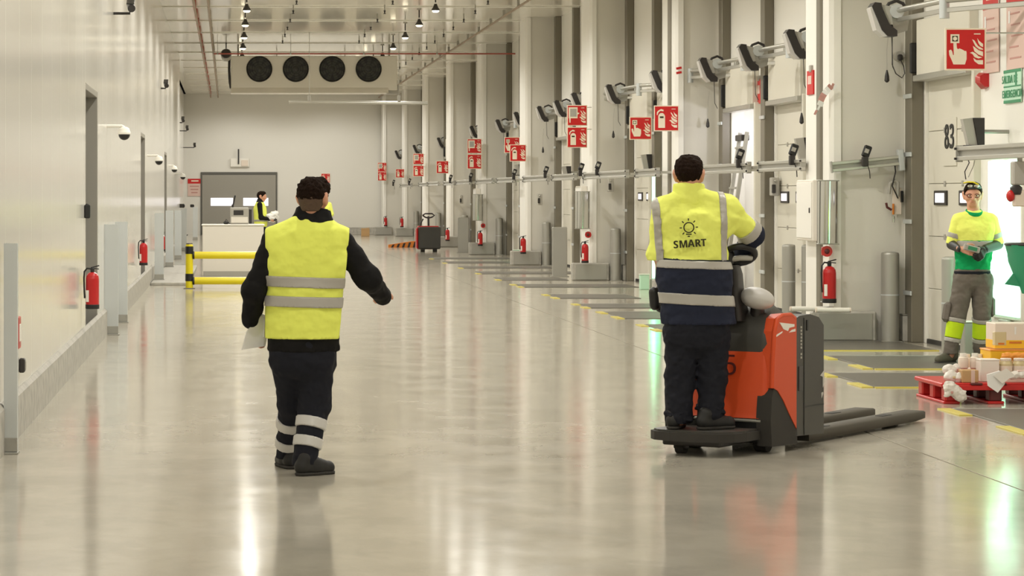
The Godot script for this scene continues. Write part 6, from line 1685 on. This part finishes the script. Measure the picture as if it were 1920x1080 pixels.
func green_man():
	root_t = 26.15
	root_at = wp(1815, 365 + 5000 * EYE / root_t, root_t)
	var o := thing("person", "worker in a yellow and green safety shirt and grey trousers facing the camera", "person", root_at)
	var sc := 1.0 / 189.0
	var torso := [bone(lp(1827, 440), lp(1826, 470), 0.135, 0.128, Vector3(1.30, 1, 0.9)), bone(lp(1826, 470), lp(1824, 505), 0.128, 0.130, Vector3(1.26, 1, 0.92)), bone(lp(1826, 404), lp(1797, 413), 0.06, 0.065), bone(lp(1826, 404), lp(1857, 413), 0.06, 0.065), bone(lp(1808, 428), lp(1846, 428), 0.1, 0.1)]
	var el_l := lp(1785, 458, 0.03)
	var el_r := lp(1871, 458, 0.03)
	var arm_l := [bone(lp(1797, 414), el_l, 0.066, 0.056)]
	var arm_r := [bone(lp(1858, 414), el_r, 0.066, 0.056)]
	var fo_l := [bone(el_l, lp(1802, 467, -0.2), 0.05, 0.037)]
	var fo_r := [bone(el_r, lp(1846, 468, -0.2), 0.05, 0.037)]
	var hips := [bone(lp(1823, 510), lp(1823, 522), 0.132, 0.135, Vector3(1.28, 1, 0.95))]
	var leg_l := [bone(lp(1807, 528), lp(1794, 592, -0.02), 0.108, 0.084), bone(lp(1794, 592, -0.02), lp(1781, 664, -0.03), 0.08, 0.066)]
	var leg_r := [bone(lp(1842, 528), lp(1841, 592, -0.03), 0.108, 0.084), bone(lp(1841, 592, -0.03), lp(1837, 655, 0.05), 0.08, 0.066)]
	var hc := lp(1824, 364)
	var f := Vector3(-0.22, -0.08, 0.97).normalized()
	var r := f.cross(Vector3.UP).normalized()
	var neck := [bone(hc + Vector3(0.005, -0.07, -0.02), lp(1826, 408), 0.055, 0.066)]
	var hd_l := hand_bones(lp(1803, 467, -0.21), Vector3(0.65, -0.2, 0.6), Vector3(0.3, 0.2, -0.8), Vector3(0.1, 1, 0.1), 0.65)
	var hd_r := hand_bones(lp(1845, 468, -0.21), Vector3(-0.5, -0.55, 0.6), Vector3(-0.5, 0.1, -0.7), Vector3(-0.3, 0.9, 0.2), 0.6)
	put("body", body_mesh(shrink(torso + hips + arm_l + arm_r + fo_l + fo_r + leg_l + leg_r + neck, 0.02), head_bones(hc, f) + neck, [hd_l, hd_r]), M["skin"], o)
	var u := r.cross(f).normalized()
	hair_on(o, hc, f, "hair", 0.004, -0.02)
	put("cap", blob_mesh(blob([bone(hc - f * 0.02 + u * 0.035, hc + f * 0.03 + u * 0.04, 0.083, 0.081)], 0.006, 0.02, [[-u, -u.dot(hc) - 0.055]])), M["black"], o)
	for s in [-1.0, 1.0]:
		put("eye", mb().ball(hc + f * 0.087 - u * 0.008 + r * s * 0.033, Vector3(0.013, 0.010, 0.010)).done(), M["white_plastic"], o)
		put("pupil", mb().ball(hc + f * 0.097 - u * 0.008 + r * s * 0.033, Vector3(0.006, 0.006, 0.004)).done(), M["black"], o)
		put("eyebrow", mb().tube(hc + f * 0.098 + u * 0.016 + r * s * 0.012, hc + f * 0.084 + u * 0.018 + r * s * 0.05, 0.005, -1, 6).done(), M["hair"], o)
		# safety glasses on the nose and a second pair pushed up on the cap
		var pts := []
		for i in 13:
			var a := TAU * i / 12.0
			pts.append(hc + f * 0.104 - u * 0.008 + r * (s * 0.034 + cos(a) * 0.026) + u * sin(a) * 0.018)
		put("glasses_rim", mb().pipe(pts, 0.0035, 6).done(), M["pallet_dark"], o)
		put("glasses_temple", mb().tube(hc + f * 0.10 - u * 0.002 + r * s * 0.06, hc - f * 0.01 - u * 0.0 + r * s * 0.086, 0.003, -1, 6).done(), M["pallet_dark"], o)
		put("goggle_lens", mb().ball(hc + f * 0.10 + u * 0.086 + r * s * 0.03, Vector3(0.028, 0.016, 0.014), 14, 10, Basis(r, u, -f) if false else Basis.IDENTITY).done(), M["steel"], o)
	put("glasses_bridge", mb().tube(hc + f * 0.106 - u * 0.002 - r * 0.01, hc + f * 0.106 - u * 0.002 + r * 0.01, 0.003, -1, 6).done(), M["pallet_dark"], o)
	put("goggle_strap", mb().pipe([hc + f * 0.09 + u * 0.1 - r * 0.05, hc + f * 0.09 + u * 0.125, hc + f * 0.07 + u * 0.125 + r * 0.05, hc - f * 0.0 + u * 0.11 + r * 0.085], 0.007, 8).done(), M["yellow"], o)
	put("lips", mb().ball(hc + f * 0.094 - u * 0.068, Vector3(0.022, 0.007, 0.006), 12, 8).done(), M["lip"], o)
	# shirt: yellow chest and sleeves, green waist
	var chest := torso + arm_l + arm_r
	var yb := lp(0, 452).y
	put("shirt_chest", blob_mesh(blob(grow(torso.slice(0, 1) + torso.slice(2), 0.004), 0.010, 0.04, [[Vector3.DOWN, -yb]], 0.006, 9.0)), M["hiviz"], o)
	put("shirt_waist", blob_mesh(blob(grow(torso.slice(0, 2), 0.006), 0.011, 0.04, [[Vector3.UP, yb + 0.01], [Vector3.DOWN, -lp(0, 506).y]], 0.010, 9.0)), M["cloth_green"], o)
	var nb := []
	for i in 9:
		var an := TAU * i / 8.0
		nb.append(Vector2(0.074 + 0.011 * cos(an), 0.022 * sin(an)))
	put("neckband", mb().lathe(nb, 28, lp(1826, 398) + Vector3(0, 0, 0.006), Basis(Vector3.RIGHT, 0.35), true).done(), M["cloth_green"], o)
	ring_band("reflective_band", o, torso.slice(0, 2), lp(1826, 457), Vector3.UP, 0.06, "reflective", 0.010, 0.008, 0.04)
	for q in [[arm_l, lp(1797, 414), el_l], [arm_r, lp(1858, 414), el_r]]:
		var ax: Vector3 = (q[2] - q[1]).normalized()
		put("sleeve", blob_mesh(blob(grow(q[0], 0.004), 0.009, 0.02, [[ax, ax.dot(q[2]) - 0.0]], 0.004, 9.0)), M["hiviz"], o)
		ring_band("sleeve_band", o, q[0], q[1].lerp(q[2], 0.62), ax, 0.05, "reflective", 0.008)
	put("undersleeve", blob_mesh(blob(grow(fo_l, 0.004), 0.008, 0.02, [[Vector3.RIGHT, lp(1799, 0, -0.2).x]])), M["black"], o)
	put("undersleeve", blob_mesh(blob(grow(fo_r, 0.004), 0.008, 0.02)), M["black"], o)
	var gv: Array = hd_r.map(func(b): return [b[0], b[1], b[2] + 0.006, b[3] + 0.006, b[4]])
	put("glove", blob_mesh(blob(gv, 0.006, 0.012)), M["black"], o)
	put("trousers", blob_mesh(blob(hips + leg_l + leg_r, 0.011, 0.03, [[Vector3.DOWN, -0.09]], 0.010, 9.0, 9)), M["cloth_grey"], o)
	put("belt", blob_mesh(blob(grow(hips, 0.006), 0.009, 0.03, [[Vector3.UP, lp(0, 508).y], [Vector3.DOWN, -lp(0, 514).y]])), M["cloth_dark"], o)
	for q in [[leg_l, 619.0, 592.0, 664.0], [leg_r, 619.0, 592.0, 655.0]]:
		var a: Vector3 = q[0][1][0]
		var b: Vector3 = q[0][1][1]
		ring_band("leg_band", o, q[0], a.lerp(b, (q[1] - q[2]) / (q[3] - q[2])), a - b, 0.155, "hiviz_trouser", 0.008)
		ring_band("leg_band", o, q[0], a.lerp(b, (q[1] - 18.5 - q[2]) / (q[3] - q[2])), a - b, 0.04, "reflective", 0.010)
		ring_band("leg_band", o, q[0], a.lerp(b, (q[1] + 19.0 - q[2]) / (q[3] - q[2])), a - b, 0.04, "reflective", 0.010)
	put("leg_pocket", mb().box(lp(1776, 585, -0.0), Vector3(0.07, 0.2, 0.14), 0.03, Basis(Vector3(0, 0, 1), -0.16)).done(), M["cloth_grey"], o)
	put("leg_pocket", mb().box(lp(1858, 575, -0.0), Vector3(0.06, 0.2, 0.14), 0.03).done(), M["cloth_grey"], o)
	for q in [[lp(1785, 0, 0.02), Vector3(-0.75, 0, 0.6)], [lp(1838, 0, 0.08), Vector3(0.1, 0, 1)]]:
		var h: Vector3 = q[0] * Vector3(1, 0, 1)
		shoe(o, h, q[1], "boot", 0.3)
		put("boot_shaft", blob_mesh(blob([bone(h + Vector3(0, 0.07, 0), h + Vector3(-0.005, 0.2, 0), 0.062, 0.072)], 0.009, 0.02, [[Vector3.UP, 0.2]])), M["boot"], o)
	# the little white label device he holds
	var dv := thing("hand_scanner", "small pale hand-held device between the green-shirted worker's hands", "device", root_at + lp(1822, 466, -0.3))
	put("case", mb().box(Vector3.ZERO, Vector3(0.16, 0.06, 0.03), 0.008, Basis(Vector3(0, 0, 1), -0.25)).done(), M["grey_plastic"], dv)
	put("green_screen", mb().box(Vector3(0.005, 0.0, 0.016), Vector3(0.09, 0.035, 0.006), 0.002, Basis(Vector3(0, 0, 1), -0.25)).done(), M["sign_green"], dv)

func far_workers():
	for who in 2:
		root_t = 62.0
		var cx: float = [489.0, 606.0][who]
		root_at = wp(cx, 365 + 5000 * EYE / root_t, root_t)
		var o := thing("person", ["far worker in a yellow vest standing behind the counter in profile", "far worker mostly hidden behind the walking man's head"][who], "person", root_at)
		var dx := func(x: float, y: float, z := 0.0) -> Vector3: return Vector3(x, y, z)
		var side := 1.0 if who == 0 else 0.4
		var f := Vector3(1, -0.1, 0.15) if who == 0 else Vector3(0.6, 0, -0.8)
		var wv := Vector3(0.95, 1, 1.3) if who == 0 else Vector3(1.3, 1, 0.95)
		var torso := [bone(dx.call(-0.02, 1.3), dx.call(0.0, 0.98), 0.14, 0.14, wv), bone(dx.call(-0.02, 1.42, -0.12 if who == 0 else 0.0), dx.call(-0.02, 1.42, 0.12 if who == 0 else 0.01), 0.08)]
		var hips := [bone(dx.call(0, 0.95), dx.call(0, 0.88), 0.13, 0.13, wv * Vector3(0.95, 1, 0.95))]
		var arms := [bone(dx.call(-0.03, 1.42, 0.2), dx.call(0.0, 1.12, 0.24), 0.06, 0.052), bone(dx.call(0.0, 1.12, 0.24), dx.call(0.2, 1.08, 0.18), 0.048, 0.04), bone(dx.call(-0.03, 1.42, -0.2), dx.call(0.0, 1.12, -0.24), 0.06, 0.052), bone(dx.call(0.0, 1.12, -0.24), dx.call(0.2, 1.08, -0.15), 0.048, 0.04)]
		if who == 1: arms = [bone(dx.call(-0.2, 1.42), dx.call(-0.24, 1.12), 0.06, 0.052), bone(dx.call(-0.24, 1.12), dx.call(-0.2, 0.9, -0.1), 0.048, 0.04), bone(dx.call(0.14, 1.42), dx.call(0.19, 1.2), 0.06, 0.055), bone(dx.call(0.19, 1.2), dx.call(0.17, 1.28, -0.2), 0.05, 0.04)]
		var legs := [bone(dx.call(0.0, 0.88, 0.08), dx.call(0.02, 0.48, 0.08), 0.1, 0.07), bone(dx.call(0.02, 0.48, 0.08), dx.call(0.0, 0.07, 0.08), 0.068, 0.05), bone(dx.call(0.0, 0.88, -0.08), dx.call(0.0, 0.48, -0.1), 0.1, 0.07), bone(dx.call(0.0, 0.48, -0.1), dx.call(-0.04, 0.07, -0.1), 0.068, 0.05)]
		if who == 1: legs = [bone(dx.call(-0.09, 0.88), dx.call(-0.09, 0.48), 0.1, 0.07), bone(dx.call(-0.09, 0.48), dx.call(-0.09, 0.07), 0.068, 0.05), bone(dx.call(0.09, 0.88), dx.call(0.09, 0.48), 0.1, 0.07), bone(dx.call(0.09, 0.48), dx.call(0.09, 0.07), 0.068, 0.05)]
		var hc := Vector3(0.02, 1.615, 0)
		var neck := [bone(hc + Vector3(0, -0.07, 0), Vector3(-0.02, 1.45, 0), 0.055, 0.065)]
		var hands := [hand_bones(arms[1][1], (arms[1][1] - arms[1][0]), Vector3(0, -0.3, -1), Vector3.UP, 0.6), hand_bones(arms[3][1], (arms[3][1] - arms[3][0]), Vector3(0, -0.3, 1), Vector3.UP, 0.6)]
		put("body", body_mesh(shrink(torso + hips + arms + legs + neck, 0.02), head_bones(hc, f) + neck, hands, 0.024), M["skin"], o)
		hair_on(o, hc, f, "hair", 0.006, -0.05)
		put("jacket", blob_mesh(blob(torso + arms + [bone(Vector3(-0.02, 1.47, 0), Vector3(-0.01, 1.52, 0), 0.085, 0.075)], 0.017, 0.04)), M["cloth_black"] if who == 0 else M["hiviz"], o)
		put("vest", blob_mesh(blob(grow(torso, 0.022), 0.015, 0.04, [[Vector3.DOWN, -0.9], [Vector3.UP, 1.475]])), M["vest"], o)
		ring_band("reflective_band", o, grow(torso, 0.022), Vector3(0, 1.05, 0), Vector3.UP, 0.05, "reflective", 0.006, 0.014)
		put("trousers", blob_mesh(blob(hips + legs, 0.016, 0.03, [[Vector3.DOWN, -0.05]])), M["cloth_dark"], o)
		for l in [legs[1][1], legs[3][1]]: shoe(o, Vector3(l.x, 0, l.z), f, "shoe", 0.28)
		if who == 0:
			var pk := thing("paper_bundle", "white crumpled packaging held by the far worker behind the counter", "papers", root_at + Vector3(0.28, 1.14, 0.02))
			put("sheet", blob_mesh(blob([bone(Vector3(-0.06, -0.02, 0.1), Vector3(0.05, 0.06, 0.02), 0.1, 0.08), bone(Vector3(0, -0.06, 0), Vector3(0.06, -0.02, -0.1), 0.08)], 0.02, 0.05, [], 0.04, 10.0)), M["paper"], pk)
			put("dark_patch", mb().ball(Vector3(0.05, -0.07, 0.12), Vector3(0.05, 0.03, 0.03)).done(), M["dark_plastic"], pk)

func _ready():
	lights_and_camera()
	materials()
	lamps()
	shell()
	right_wall()
	kerbs_and_posts()
	levellers()
	sign_boards()
	extinguishers()
	cameras_on_wall()
	dock_lamps()
	rails()
	pier_fittings()
	green_lights()
	overhead()
	far_things()
	truck()
	goods()
	walker()
	driver()
	green_man()
	far_workers()
